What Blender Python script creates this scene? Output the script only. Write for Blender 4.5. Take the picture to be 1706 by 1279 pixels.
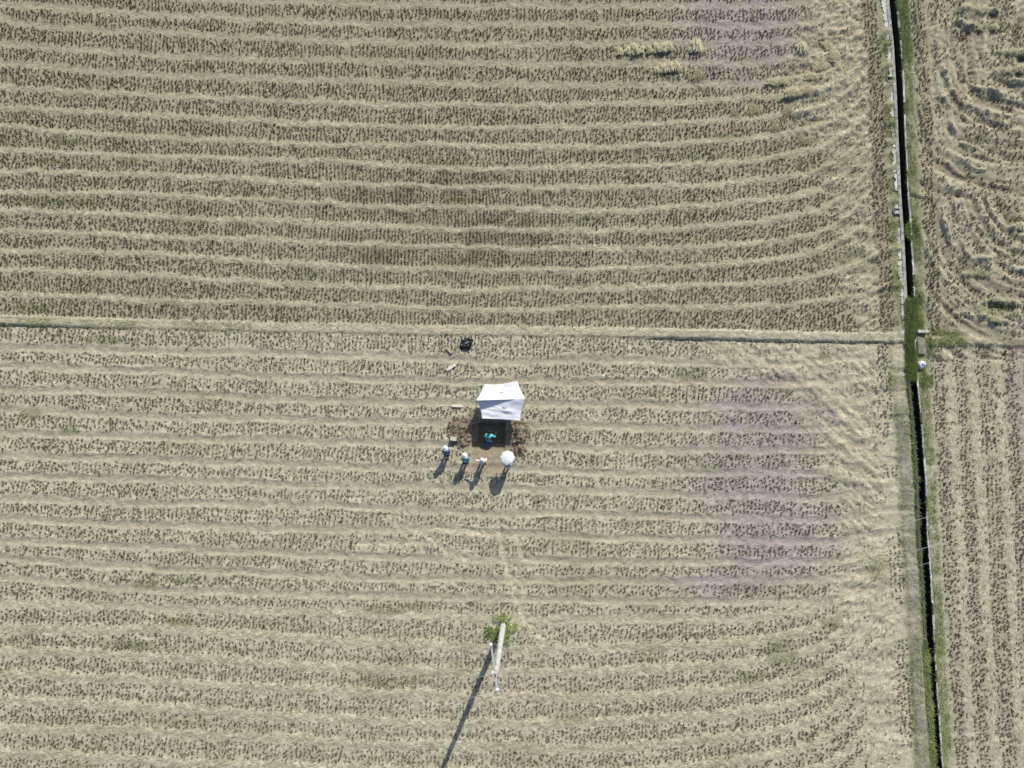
import bpy, math, random
import numpy as np
from mathutils import Vector, Matrix

S = bpy.context.scene
C = S.collection
for o in list(bpy.data.objects):
    bpy.data.objects.remove(o)
R = math.radians
rng = np.random.default_rng(7)
random.seed(7)

# ------------------------------------------------------------------ camera
H, TILT, FOC = 46.0, R(7.2), 1137.0          # drone height, tilt towards the far field, focal length in image pixels
cam = bpy.data.cameras.new('drone_camera')
cam.sensor_width = 36.0
cam.lens = 24.0
cam.clip_end = 3000
co = bpy.data.objects.new('drone_camera', cam)
C.objects.link(co)
co.location = (0, 0, H)
co.rotation_euler = (TILT, 0, 0)
S.camera = co

CT, ST = math.cos(TILT), math.sin(TILT)
def at(px, py, z=0.0):  # px, py are pixels of the tilted camera image
    """image pixel -> metres on the plane at height z"""
    u = (px - 853.0) / FOC
    v = (639.5 - py) / FOC
    t = (H - z) / (CT - v * ST)
    return u * t, (v * CT + ST) * t
def image_px(x, y):
    """metres on the ground -> image pixel coordinates"""
    y = np.maximum(y, -150.0)
    k = y / H
    v = (k * CT - ST) / (CT + k * ST)
    t = H / (CT - v * ST)
    return 853.0 + FOC * x / t, 639.5 - FOC * v
def P(px, py, z=0.0):
    x, y = at(px, py, z)
    return Vector((x, y, z))

# ------------------------------------------------------------------ light
_a, _b = P(838, 1042), P(742, 1279)
_d = (_b - _a).normalized()                   # the way shadows fall
SUN_EL = R(40)
SUN = Vector((-_d.x * math.cos(SUN_EL), -_d.y * math.cos(SUN_EL), math.sin(SUN_EL)))
sl = bpy.data.lights.new('sun', 'SUN')
sl.energy = 4.3
sl.angle = R(0.53)
sl.color = (1.0, 0.955, 0.87)
so = bpy.data.objects.new('sun', sl)
C.objects.link(so)
so.rotation_euler = SUN.to_track_quat('Z', 'Y').to_euler()
w = bpy.data.worlds.new("World")
S.world = w
w.use_nodes = True
nt = w.node_tree
bg = nt.nodes['Background']
sky = nt.nodes.new('ShaderNodeTexSky')
sky.sky_type = 'NISHITA'
sky.sun_disc = False
sky.sun_elevation = SUN_EL
sky.sun_rotation = math.atan2(SUN.x, SUN.y)
nt.links.new(sky.outputs[0], bg.inputs[0])
bg.inputs[1].default_value = 0.11
S.view_settings.view_transform = 'Standard'
S.view_settings.look = 'None'
S.view_settings.gamma = 1
S.view_settings.exposure = 0.06

# ------------------------------------------------------------------ helpers
def tag(o, label=None, cat=None, group=None, kind=None):
    if label: o['label'] = label
    if cat: o['category'] = cat
    if group: o['group'] = group
    if kind: o['kind'] = kind
    return o
def empty(name, loc=(0, 0, 0), rz=0.0):
    o = bpy.data.objects.new(name, None)
    o.empty_display_size = 0.2
    C.objects.link(o)
    o.location = loc
    o.rotation_euler = (0, 0, rz)
    return o
def link_mesh(name, me, mat=None, parent=None, smooth=True):
    o = bpy.data.objects.new(name, me)
    C.objects.link(o)
    if mat: me.materials.append(mat)
    if parent: o.parent = parent
    if smooth and len(me.polygons):
        me.polygons.foreach_set('use_smooth', np.ones(len(me.polygons), dtype=bool))
    return o
def np_mesh(name, verts, faces, attrs=None):
    """verts (n,3), faces (m,k) -> mesh, with float point attributes"""
    me = bpy.data.meshes.new(name)
    verts = np.asarray(verts, dtype=np.float32)
    faces = np.asarray(faces, dtype=np.int32)
    m, k = faces.shape
    me.vertices.add(len(verts))
    me.vertices.foreach_set('co', verts.ravel())
    me.loops.add(m * k)
    me.loops.foreach_set('vertex_index', faces.ravel())
    me.polygons.add(m)
    me.polygons.foreach_set('loop_start', np.arange(0, m * k, k, dtype=np.int32))
    me.update(calc_edges=True)
    for n, a in (attrs or {}).items():
        at_ = me.attributes.new(n, 'FLOAT', 'POINT')
        at_.data.foreach_set('value', np.asarray(a, dtype=np.float32))
    return me
class MB:
    """collects simple solids and links them as one mesh"""
    def __init__(s): s.v, s.f = [], []
    def add(s, vs, fs):
        b = len(s.v)
        s.v += [tuple(v) for v in vs]
        s.f += [tuple(i + b for i in f) for f in fs]
    def box(s, c, d, rot=None, taper=1.0):
        m = rot or Matrix.Identity(3)
        vs = []
        for z in (-1, 1):
            k = taper if z > 0 else 1.0
            for x, y in ((-1, -1), (1, -1), (1, 1), (-1, 1)):
                vs.append(Vector(c) + m @ Vector((x * d[0] / 2 * k, y * d[1] / 2 * k, z * d[2] / 2)))
        s.add(vs, [(3, 2, 1, 0), (4, 5, 6, 7), (0, 1, 5, 4), (1, 2, 6, 5), (2, 3, 7, 6), (3, 0, 4, 7)])
    def tube(s, pts, rad, n=10, cap=True):
        pts = [Vector(p) for p in pts]
        if not isinstance(rad, (list, tuple)): rad = [rad] * len(pts)
        vs, fs = [], []
        for i, p in enumerate(pts):
            t = (pts[min(i + 1, len(pts) - 1)] - pts[max(i - 1, 0)]).normalized()
            a = t.orthogonal().normalized() if abs(t.z) > .9 else t.cross(Vector((0, 0, 1))).normalized()
            b = t.cross(a)
            for k in range(n):
                q = 2 * math.pi * k / n
                vs.append(p + (a * math.cos(q) + b * math.sin(q)) * rad[i])
        for i in range(len(pts) - 1):
            for k in range(n):
                fs.append((i * n + k, i * n + (k + 1) % n, (i + 1) * n + (k + 1) % n, (i + 1) * n + k))
        if cap:
            fs.append(tuple(range(n - 1, -1, -1)))
            fs.append(tuple((len(pts) - 1) * n + k for k in range(n)))
        s.add(vs, fs)
    def ball(s, c, r, n=10, m=6, sq=(1, 1, 1)):
        c = Vector(c)
        vs = [c + Vector((0, 0, r * sq[2]))]
        for i in range(1, m):
            for k in range(n):
                a, b = math.pi * i / m, 2 * math.pi * k / n
                vs.append(c + Vector((r * sq[0] * math.sin(a) * math.cos(b), r * sq[1] * math.sin(a) * math.sin(b), r * sq[2] * math.cos(a))))
        vs.append(c - Vector((0, 0, r * sq[2])))
        fs = [(0, 1 + k, 1 + (k + 1) % n) for k in range(n)]
        for i in range(m - 2):
            for k in range(n):
                a = 1 + i * n
                fs.append((a + k, a + n + k, a + n + (k + 1) % n, a + (k + 1) % n))
        a = 1 + (m - 2) * n
        fs += [(len(vs) - 1, a + (k + 1) % n, a + k) for k in range(n)]
        s.add(vs, fs)
    def build(s, name, mat, parent=None, smooth=False, bevel=0.0):
        me = bpy.data.meshes.new(name)
        me.from_pydata(s.v, [], s.f)
        me.update()
        o = link_mesh(name, me, mat, parent, smooth)
        if bevel:
            md = o.modifiers.new('bevel', 'BEVEL')
            md.width = bevel; md.segments = 2
        return o

def hash2(ix, iy, seed):
    h = (ix.astype(np.int64) * 374761393 + iy.astype(np.int64) * 668265263 + seed * 974711) & 0xffffffff
    h = ((h ^ (h >> 13)) * 1274126177) & 0xffffffff
    h = ((h ^ (h >> 16)) * 2246822519) & 0xffffffff
    return ((h ^ (h >> 15)) & 0xffffff).astype(np.float32) / 16777215.0
def vn(x, y, seed=0):
    x = np.asarray(x, dtype=np.float64); y = np.asarray(y, dtype=np.float64)
    fx, fy = np.floor(x), np.floor(y)
    tx, ty = x - fx, y - fy
    tx = tx * tx * (3 - 2 * tx); ty = ty * ty * (3 - 2 * ty)
    a, b = hash2(fx, fy, seed), hash2(fx + 1, fy, seed)
    c, d = hash2(fx, fy + 1, seed), hash2(fx + 1, fy + 1, seed)
    return (a + (b - a) * tx) * (1 - ty) + (c + (d - c) * tx) * ty
def fbm(x, y, seed=0, oct=4, gain=.5):
    s, a, n = 0, 1.0, 0
    for i in range(oct):
        s = s + a * vn(x * 2 ** i + 17.3 * i, y * 2 ** i - 9.1 * i, seed + i * 31)
        n += a; a *= gain
    return s / n                                   # 0..1
def sstep(a, b, x):
    t = np.clip((x - a) / (b - a), 0, 1)
    return t * t * (3 - 2 * t)

# ------------------------------------------------------------------ materials
def mat_new(name):
    m = bpy.data.materials.new(name)
    m.use_nodes = True
    n = m.node_tree.nodes
    return m, n, m.node_tree.links, n['Principled BSDF']
def nd(n, t, **kw):
    x = n.new(t)
    for k, v in kw.items(): setattr(x, k, v)
    return x
def plain(name, col, rough=.8, var=.15, scale=6.0, metal=0.0, bump=0.0, col2=None, transl=0.0):
    m, n, l, b = mat_new(name)
    tc = nd(n, 'ShaderNodeTexCoord')
    no = nd(n, 'ShaderNodeTexNoise')
    no.inputs['Scale'].default_value = scale
    no.inputs['Detail'].default_value = 5
    l.new(tc.outputs['Object'], no.inputs['Vector'])
    rp = nd(n, 'ShaderNodeValToRGB')
    c2 = col2 or tuple(max(0, c * (1 - 2 * var)) for c in col)
    rp.color_ramp.elements[0].position = .3
    rp.color_ramp.elements[1].position = .68
    rp.color_ramp.elements[0].color = (*c2, 1)
    rp.color_ramp.elements[1].color = (*col, 1)
    l.new(no.outputs['Fac'], rp.inputs['Fac'])
    l.new(rp.outputs['Color'], b.inputs['Base Color'])
    b.inputs['Roughness'].default_value = rough
    b.inputs['Metallic'].default_value = metal
    b.inputs['Specular IOR Level'].default_value = .25
    if bump:
        bp = nd(n, 'ShaderNodeBump')
        bp.inputs['Strength'].default_value = .6
        bp.inputs['Distance'].default_value = bump
        l.new(no.outputs['Fac'], bp.inputs['Height'])
        l.new(bp.outputs['Normal'], b.inputs['Normal'])
    if transl:
        tr = nd(n, 'ShaderNodeBsdfTranslucent')
        l.new(rp.outputs['Color'], tr.inputs['Color'])
        mx = nd(n, 'ShaderNodeMixShader')
        mx.inputs[0].default_value = transl
        l.new(b.outputs[0], mx.inputs[1]); l.new(tr.outputs[0], mx.inputs[2])
        l.new(mx.outputs[0], n['Material Output'].inputs['Surface'])
    return m
def ramp_attr(name, attr, cols, rough=.9, transl=0.0):
    """colour picked along a ramp by a point attribute"""
    m, n, l, b = mat_new(name)
    a = nd(n, 'ShaderNodeAttribute', attribute_name=attr)
    rp = nd(n, 'ShaderNodeValToRGB')
    e = rp.color_ramp.elements
    for i, c in enumerate(cols):
        p = i / (len(cols) - 1)
        q = e[0] if i == 0 else (e[1] if i == len(cols) - 1 else None)
        if q is None: q = e.new(p)
        q.position = p; q.color = (*c, 1)
    # last element may have been moved by new(): set all again in order
    for q, c in zip(sorted(e, key=lambda q: q.position), cols): q.color = (*c, 1)
    l.new(a.outputs['Fac'], rp.inputs['Fac'])
    l.new(rp.outputs['Color'], b.inputs['Base Color'])
    b.inputs['Roughness'].default_value = rough
    b.inputs['Specular IOR Level'].default_value = .15
    if transl:
        tr = nd(n, 'ShaderNodeBsdfTranslucent')
        l.new(rp.outputs['Color'], tr.inputs['Color'])
        mx = nd(n, 'ShaderNodeMixShader')
        mx.inputs[0].default_value = transl
        l.new(b.outputs[0], mx.inputs[1]); l.new(tr.outputs[0], mx.inputs[2])
        l.new(mx.outputs[0], n['Material Output'].inputs['Surface'])
    return m

def ground_material():
    m, n, l, b = mat_new('harvested_ground')
    tc = nd(n, 'ShaderNodeTexCoord')
    def noise(scale, detail=5, vec=None, rough=.6):
        x = nd(n, 'ShaderNodeTexNoise')
        x.inputs['Scale'].default_value = scale
        x.inputs['Detail'].default_value = detail
        x.inputs['Roughness'].default_value = rough
        l.new(vec or tc.outputs['Object'], x.inputs['Vector'])
        return x.outputs['Fac']
    def mapped(sc, rz=0):
        mp = nd(n, 'ShaderNodeMapping')
        mp.inputs['Scale'].default_value = sc
        mp.inputs['Rotation'].default_value = (0, 0, rz)
        l.new(tc.outputs['Object'], mp.inputs['Vector'])
        return mp.outputs['Vector']
    def math_(op, a, bb, clamp=False):
        x = nd(n, 'ShaderNodeMath', operation=op)
        x.use_clamp = clamp
        for i, q in enumerate((a, bb)):
            if isinstance(q, (int, float)): x.inputs[i].default_value = q
            else: l.new(q, x.inputs[i])
        return x.outputs[0]
    def mix(f, a, bb, mode='MIX'):
        x = nd(n, 'ShaderNodeMix', data_type='RGBA', blend_type=mode)
        for i, q in ((0, f), (6, a), (7, bb)):
            if isinstance(q, (int, float)): x.inputs[i].default_value = q
            elif isinstance(q, tuple): x.inputs[i].default_value = (*q, 1)
            else: l.new(q, x.inputs[i])
        return x.outputs[2]
    def attr(nm): return nd(n, 'ShaderNodeAttribute', attribute_name=nm).outputs['Fac']
    def rng_(q, a, bb, c, d):
        x = nd(n, 'ShaderNodeMapRange')
        l.new(q, x.inputs[0])
        for i, v in enumerate((a, bb, c, d)): x.inputs[i + 1].default_value = v
        return x.outputs[0]
    n_mid = noise(3.0, 6)
    n_fine = noise(16.0, 6, rough=.7)
    n_fib1 = noise(1.0, 4, mapped((3.0, 21.0, 3.0), R(3)), rough=.7)
    n_fib2 = noise(1.0, 4, mapped((5.0, 24.0, 3.0), R(-38)), rough=.7)
    n_big = noise(.22, 3)
    n_str = noise(1.0, 4, mapped((.45, 4.2, 1.0), R(1)), rough=.65)
    n_grain = noise(34.0, 4, rough=.7)
    brk = rng_(n_fine, .25, .75, .45, 1.35)           # breaks up every mask edge
    brk2 = rng_(n_fib1, .3, .7, .5, 1.3)
    def msk(nm, by=brk): return math_('MULTIPLY', attr(nm), by, True)
    col = mix(attr('m_upper'), (.49, .45, .338), (.35, .316, .222))
    col = mix(msk('m_mud', brk2), col, (.365, .328, .245))
    col = mix(msk('m_straw', brk2), col, (.565, .518, .378))
    col = mix(msk('m_lilac'), col, (.372, .312, .315))
    col = mix(msk('m_path'), col, (.235, .22, .19))
    col = mix(msk('m_soil'), col, (.135, .102, .07))
    col = mix(msk('m_tramp'), col, (.33, .245, .17))
    col = mix(msk('m_green'), col, (.15, .19, .075))
    fib = math_('ADD', math_('MULTIPLY', n_fib1, .55), math_('MULTIPLY', n_fib2, .45))
    v = math_('MULTIPLY', rng_(fib, .33, .67, .62, 1.32), rng_(n_fine, .3, .7, .72, 1.24))
    v = math_('MULTIPLY', v, rng_(n_mid, .3, .7, .88, 1.12))
    v = math_('MULTIPLY', v, rng_(n_big, .3, .7, .94, 1.06))
    v = math_('MULTIPLY', v, rng_(n_str, .3, .7, .86, 1.12))
    v = math_('MULTIPLY', v, rng_(n_grain, .3, .7, .80, 1.18))
    vc = nd(n, 'ShaderNodeCombineColor')
    for i in range(3): l.new(v, vc.inputs[i])
    col = mix(1.0, col, vc.outputs[0], 'MULTIPLY')
    l.new(col, b.inputs['Base Color'])
    b.inputs['Roughness'].default_value = 1.0
    b.inputs['Specular IOR Level'].default_value = .05
    bp = nd(n, 'ShaderNodeBump')
    bp.inputs['Strength'].default_value = .55
    bp.inputs['Distance'].default_value = .07
    l.new(math_('ADD', math_('MULTIPLY', fib, .6), math_('MULTIPLY', n_fine, .5)), bp.inputs['Height'])
    l.new(bp.outputs['Normal'], b.inputs['Normal'])
    return m

M = {}
M['ground'] = ground_material()
M['stubble'] = ramp_attr('stubble_stalks', 'tone', [(.10, .08, .046), (.18, .145, .083), (.29, .24, .135), (.19, .21, .085)], transl=.1)
M['litter'] = ramp_attr('straw_litter', 'tone', [(.27, .235, .145), (.44, .39, .25), (.60, .54, .375), (.44, .45, .26)], transl=.1)
M['sheaf'] = ramp_attr('straw_sheaf', 'tone', [(.27, .225, .13), (.45, .39, .235), (.74, .69, .47), (.58, .62, .34)], transl=.15)
M['grass'] = ramp_attr('grass_blades', 'tone', [(.11, .19, .05), (.22, .40, .06), (.35, .50, .10), (.42, .44, .19), (.50, .45, .27)], transl=.25)
M['weed'] = ramp_attr('weed_leaves', 'tone', [(.10, .16, .045), (.24, .35, .08), (.42, .49, .16), (.50, .50, .24)], transl=.25)
M['concrete'] = plain('weathered_concrete', (.46, .445, .41), .9, .3, 3.5, bump=.02)
M['pale_concrete'] = plain('lime_crusted_concrete', (.68, .665, .61), .9, .3, 2.2, bump=.02, col2=(.30, .29, .245))
M['ditch_shade'] = plain('shade_dark_wall', (.028, .034, .026), .7, .3, 3.0)  # near-black colour paints in the shade on the ditch's inner faces
M['dark_concrete'] = plain('wet_concrete', (.11, .11, .105), .8, .3, 4.0, bump=.01)
M['pole'] = plain('pole_concrete', (.64, .635, .585), .8, .12, 2.0)
M['steel'] = plain('galvanised_steel', (.62, .64, .62), .45, .1, 8.0, metal=.3)
M['porcelain'] = plain('white_porcelain', (.8, .8, .78), .25, .03)
M['wire'] = plain('aluminium_wire', (.6, .6, .58), .4, .05)
M['cloth'] = plain('white_tarp', (.84, .845, .885), .75, .02, 3.0, transl=.10)
M['emblem'] = plain('printed_mark', (.20, .10, .16), .8, .2, 30)
M['tent_pole'] = plain('grey_tube', (.22, .22, .23), .4, .1, metal=.6)
M['umbrella'] = plain('white_umbrella_cloth', (.82, .82, .82), .7, .02, transl=.15)
M['soil'] = plain('dug_soil', (.30, .245, .18), 1.0, .3, 5.0, bump=.05, col2=(.13, .098, .066))
M['black_plastic'] = plain('black_plastic', (.02, .025, .024), .35, .2, 6)
M['wood'] = plain('bare_wood', (.52, .41, .30), .8, .15, 9)
M['pale_wood'] = plain('pale_board', (.80, .70, .63), .8, .1, 9)
M['box'] = plain('pale_plastic', (.55, .56, .47), .6, .1)
M['white_bag'] = plain('white_sack', (.86, .86, .90), .6, .12, 9)
M['skin'] = plain('skin', (.50, .31, .22), .6, .08)
M['hair'] = plain('hair', (.02, .016, .013), .6, .1)
M['water'], _n, _l, _b = mat_new('ditch_water')
_b.inputs['Base Color'].default_value = (.012, .016, .013, 1)
_b.inputs['Roughness'].default_value = .12
_no = nd(_n, 'ShaderNodeTexNoise'); _no.inputs['Scale'].default_value = 6
_bp = nd(_n, 'ShaderNodeBump'); _bp.inputs['Strength'].default_value = .1; _bp.inputs['Distance'].default_value = .02
_l.new(_no.outputs['Fac'], _bp.inputs['Height']); _l.new(_bp.outputs['Normal'], _b.inputs['Normal'])

# ------------------------------------------------------------------ the field layout (image pixels, about 4 cm each)
NX = np.array([100, 500, 900, 1300, 1400.])
UP = [(493, 508, 514, 508, 503), (456, 473, 482, 471, 461), (420, 438, 449, 433, 419), (388, 403, 414, 405, 391), (353, 372, 383, 370, 355),
      (321, 337, 348, 337, 322), (289, 304, 313, 302, 287), (254, 271, 278, 267, 252), (219, 239, 243, 232, 218), (184, 204, 210, 199, 187),
      (151, 168, 174, 168, 158), (113, 133, 142, 138, 130), (79, 101, 104, 105, 100), (44, 66, 72, 72, 70), (13, 35, 40, 44, 44), (-19, 4, 9, 10, 10)]
LX = np.array([100, 500, 1000, 1350.])
LO = [(579, 591, 600, 605), (615, 627, 636, 639), (651, 662, 674, 677), (686, 698, 710, 715), (722, 734, 745, 752), (760, 772, 784, 790),
      (796, 805, 820, 830), (832, 843, 855, 868), (867, 879, 891, 905), (903, 921, 932, 940), (935, 956, 965, 970), (971, 986, 1004, 1000),
      (1004, 1018, 1030, 1022), (1045, 1060, 1078, 1054), (1084, 1105, 1116, 1088), (1125, 1146, 1158, 1130), (1167, 1191, 1199, 1168),
      (1211, 1229, 1241, 1205), (1253, 1274, 1283, 1247)]
UPC = [np.polyfit((NX - 850) / 850, g, 3) for g in UP]
for i in range(1, 9): UPC.append(UPC[15] - np.array([0, 0, 0, 31.0 * i]))
LOC = [np.polyfit((LX - 850) / 850, g, 3 if k > 11 else 2) for k, g in enumerate(LO)]
for i in range(1, 9): LOC.append(LOC[18] + np.array([0, 0, 0, 43.0 * i]))
def bands(px, py, coefs):
    """signed distance to the nearest lane between two stubble strips, and its number"""
    best = np.full(px.shape, 1e9); num = np.zeros(px.shape)
    q = np.clip((px - 850) / 850, -1.3, .78)
    for k, c in enumerate(coefs):
        wob = (fbm(px / 45.0, px * 0 + k * 7.7, 5, 3) - .5) * 9.0 + (vn(px / 260.0, px * 0 + k * 3.1, 9) - .5) * 6.0
        sw = np.clip((px - 1230) / 200, 0, 1.25) ** 2 * ((6.0, 13.0, 18.0)[k] if (coefs is UPC and k < 3) else 22.0 if coefs is UPC else (24.0 if k > 11 else 6.0))
        sw = sw + np.clip((px - 1330) / 100, 0, 1.4) ** 3 * ((4., 8., 16.)[k] if (coefs is UPC and k < 3) else 26.0 if (coefs is UPC or k > 11) else 6.0)
        d = py - np.polyval(c, q) + sw - wob
        s = np.abs(d) < np.abs(best)
        best = np.where(s, d, best); num = np.where(s, k, num)
    return best, num
CY = np.array([-400, 0, 75, 150, 225, 320, 400, 480, 560, 640, 680, 790, 890, 960, 1110, 1279, 1700.])
CX = np.array([1461, 1485.5, 1493.5, 1498, 1501, 1505.5, 1511, 1515, 1518.5, 1521, 1525.5, 1534, 1537.5, 1543, 1551, 1562.5, 1588.])
def ditch_x(py): return np.interp(py, CY, CX)
BX = np.array([-600, 0, 120, 200, 300, 500, 700, 850, 1000, 1080, 1130, 1300, 1490, 2600.])
BY = np.array([520, 533, 536.5, 539, 541, 545, 549, 551, 553, 555.5, 556.5, 560, 563, 580.])
BH = np.array([.17, .17, .13, .07, .05, .045, .045, .045, .06, .10, .20, .17, .13, .13])
HUX = (np.array([-400, 0, 60, 130, 200, 260, 400, 545]), np.array([1350, 1345, 1325, 1300, 1330, 1375, 1395, 1420]))
HLX = (np.array([560, 600, 640, 680, 760, 850, 1050, 1150, 1279, 1700]), np.array([1150, 1180, 1290, 1335, 1375, 1400, 1400, 1425, 1440, 1440]))

def blob(px, py, cx, cy, rx, ry, seed=1, soft=.55):
    d = np.sqrt(((px - cx) / rx) ** 2 + ((py - cy) / ry) ** 2)
    d = d + (fbm(px / 14.0, py / 9.0, seed, 3) - .5) * .9
    return 1 - sstep(1 - soft, 1 + soft * .4, d)
GREENS = [(110, 235, 30, 7), (215, 268, 22, 8), (90, 268, 34, 6), (60, 335, 70, 8), (150, 338, 30, 6), (740, 272, 40, 5), (985, 366, 30, 5), (770, 333, 38, 5),
          (1145, 625, 32, 12), (245, 972, 24, 12), (305, 966, 20, 8), (640, 1016, 36, 9), (690, 1010, 22, 8), (225, 1076, 32, 9), (1300, 1090, 28, 28),
          (1460, 940, 26, 22), (170, 566, 40, 8), (385, 551, 16, 5), (985, 560, 10, 4), (50, 690, 22, 10), (115, 716, 20, 8), (60, 512, 36, 8), (625, 1136, 30, 8),
          (950, 1195, 30, 9), (300, 1036, 30, 9), (135, 1275, 30, 6), (1375, 593, 12, 6), (1495, 640, 26, 14), (1385, 1040, 22, 14), (1250, 1130, 24, 12), (1655, 45, 45, 9),
          (1690, 120, 30, 8), (1630, 455, 24, 7), (1690, 370, 24, 10), (1660, 520, 40, 22), (1215, 226, 30, 6), (1705, 770, 16, 6)]
LILACS = [(1235, 45, 130, 95), (1270, 700, 115, 85), (1255, 800, 125, 110), (1290, 900, 130, 100), (1200, 975, 120, 30), (1700, 640, 24, 160)]
BROWNS = [(690, 335, 150, 50), (770, 310, 100, 36), (830, 400, 130, 60), (620, 420, 90, 40), (250, 570, 60, 8)]
RUTS = [((1570, 115), (1582, 150), (1604, 178), (1632, 188), (1663, 199)), ((1602, 103), (1609, 138), (1623, 152), (1644, 155), (1665, 162), (1696, 164)),
        ((1566, 162), (1579, 181), (1602, 197), (1621, 211)), ((1580, 206), (1593, 232)), ((1600, 244), (1640, 258)), ((1600, 270), (1618, 286), (1640, 289)), ((1579, 277), (1600, 298)),
        ((1582, 282), (1600, 295), (1622, 312)), ((1570, 370), (1582, 405), (1590, 430)), ((1600, 400), (1610, 428), (1622, 435), (1648, 435)), ((1650, 417), (1680, 428)), ((1620, 360), (1640, 395)),
        ((1690, 452), (1720, 458)), ((1590, 528), (1620, 530))]
SWATHS = [((1600, 45), (1614, 51), (1651, 55)), ((1665, 96), (1740, 98)), ((1658, 127), (1740, 128)), ((1684, 143), (1740, 153)), ((1604, 22), (1660, 26)), ((1640, 508), (1680, 508), (1700, 518)),
          ((1630, 525), (1642, 538), (1675, 543)), ((1675, 525), (1740, 540)), ((1684, 385), (1740, 388)), ((1615, 463), (1648, 465)), ((1705, 330), (1740, 333))]
TYRES = [((660, 872), (700, 882), (725, 898), (745, 918), (775, 928)), ((835, 870), (835, 900), (842, 930), (850, 960), (862, 1000), (880, 1040), (905, 1060)), ((700, 905), (660, 900), (600, 905)), ((815, 890), (780, 880), (730, 880)), ((862, 890), (872, 925), (885, 945))]
HEADS = [((1350, 640), (1400, 690), (1450, 740)), ((1330, 690), (1400, 740), (1460, 790)), ((1360, 780), (1410, 800), (1470, 805)), ((1310, 620), (1390, 660), (1430, 700))]
def seg_dist(px, py, line):
    best = np.full(px.shape, 1e9)
    for (x0, y0), (x1, y1) in zip(line[:-1], line[1:]):
        dx, dy = x1 - x0, y1 - y0
        t = np.clip(((px - x0) * dx + (py - y0) * dy) / (dx * dx + dy * dy), 0, 1)
        best = np.minimum(best, np.hypot(px - x0 - t * dx, py - y0 - t * dy))
    return best

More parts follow.
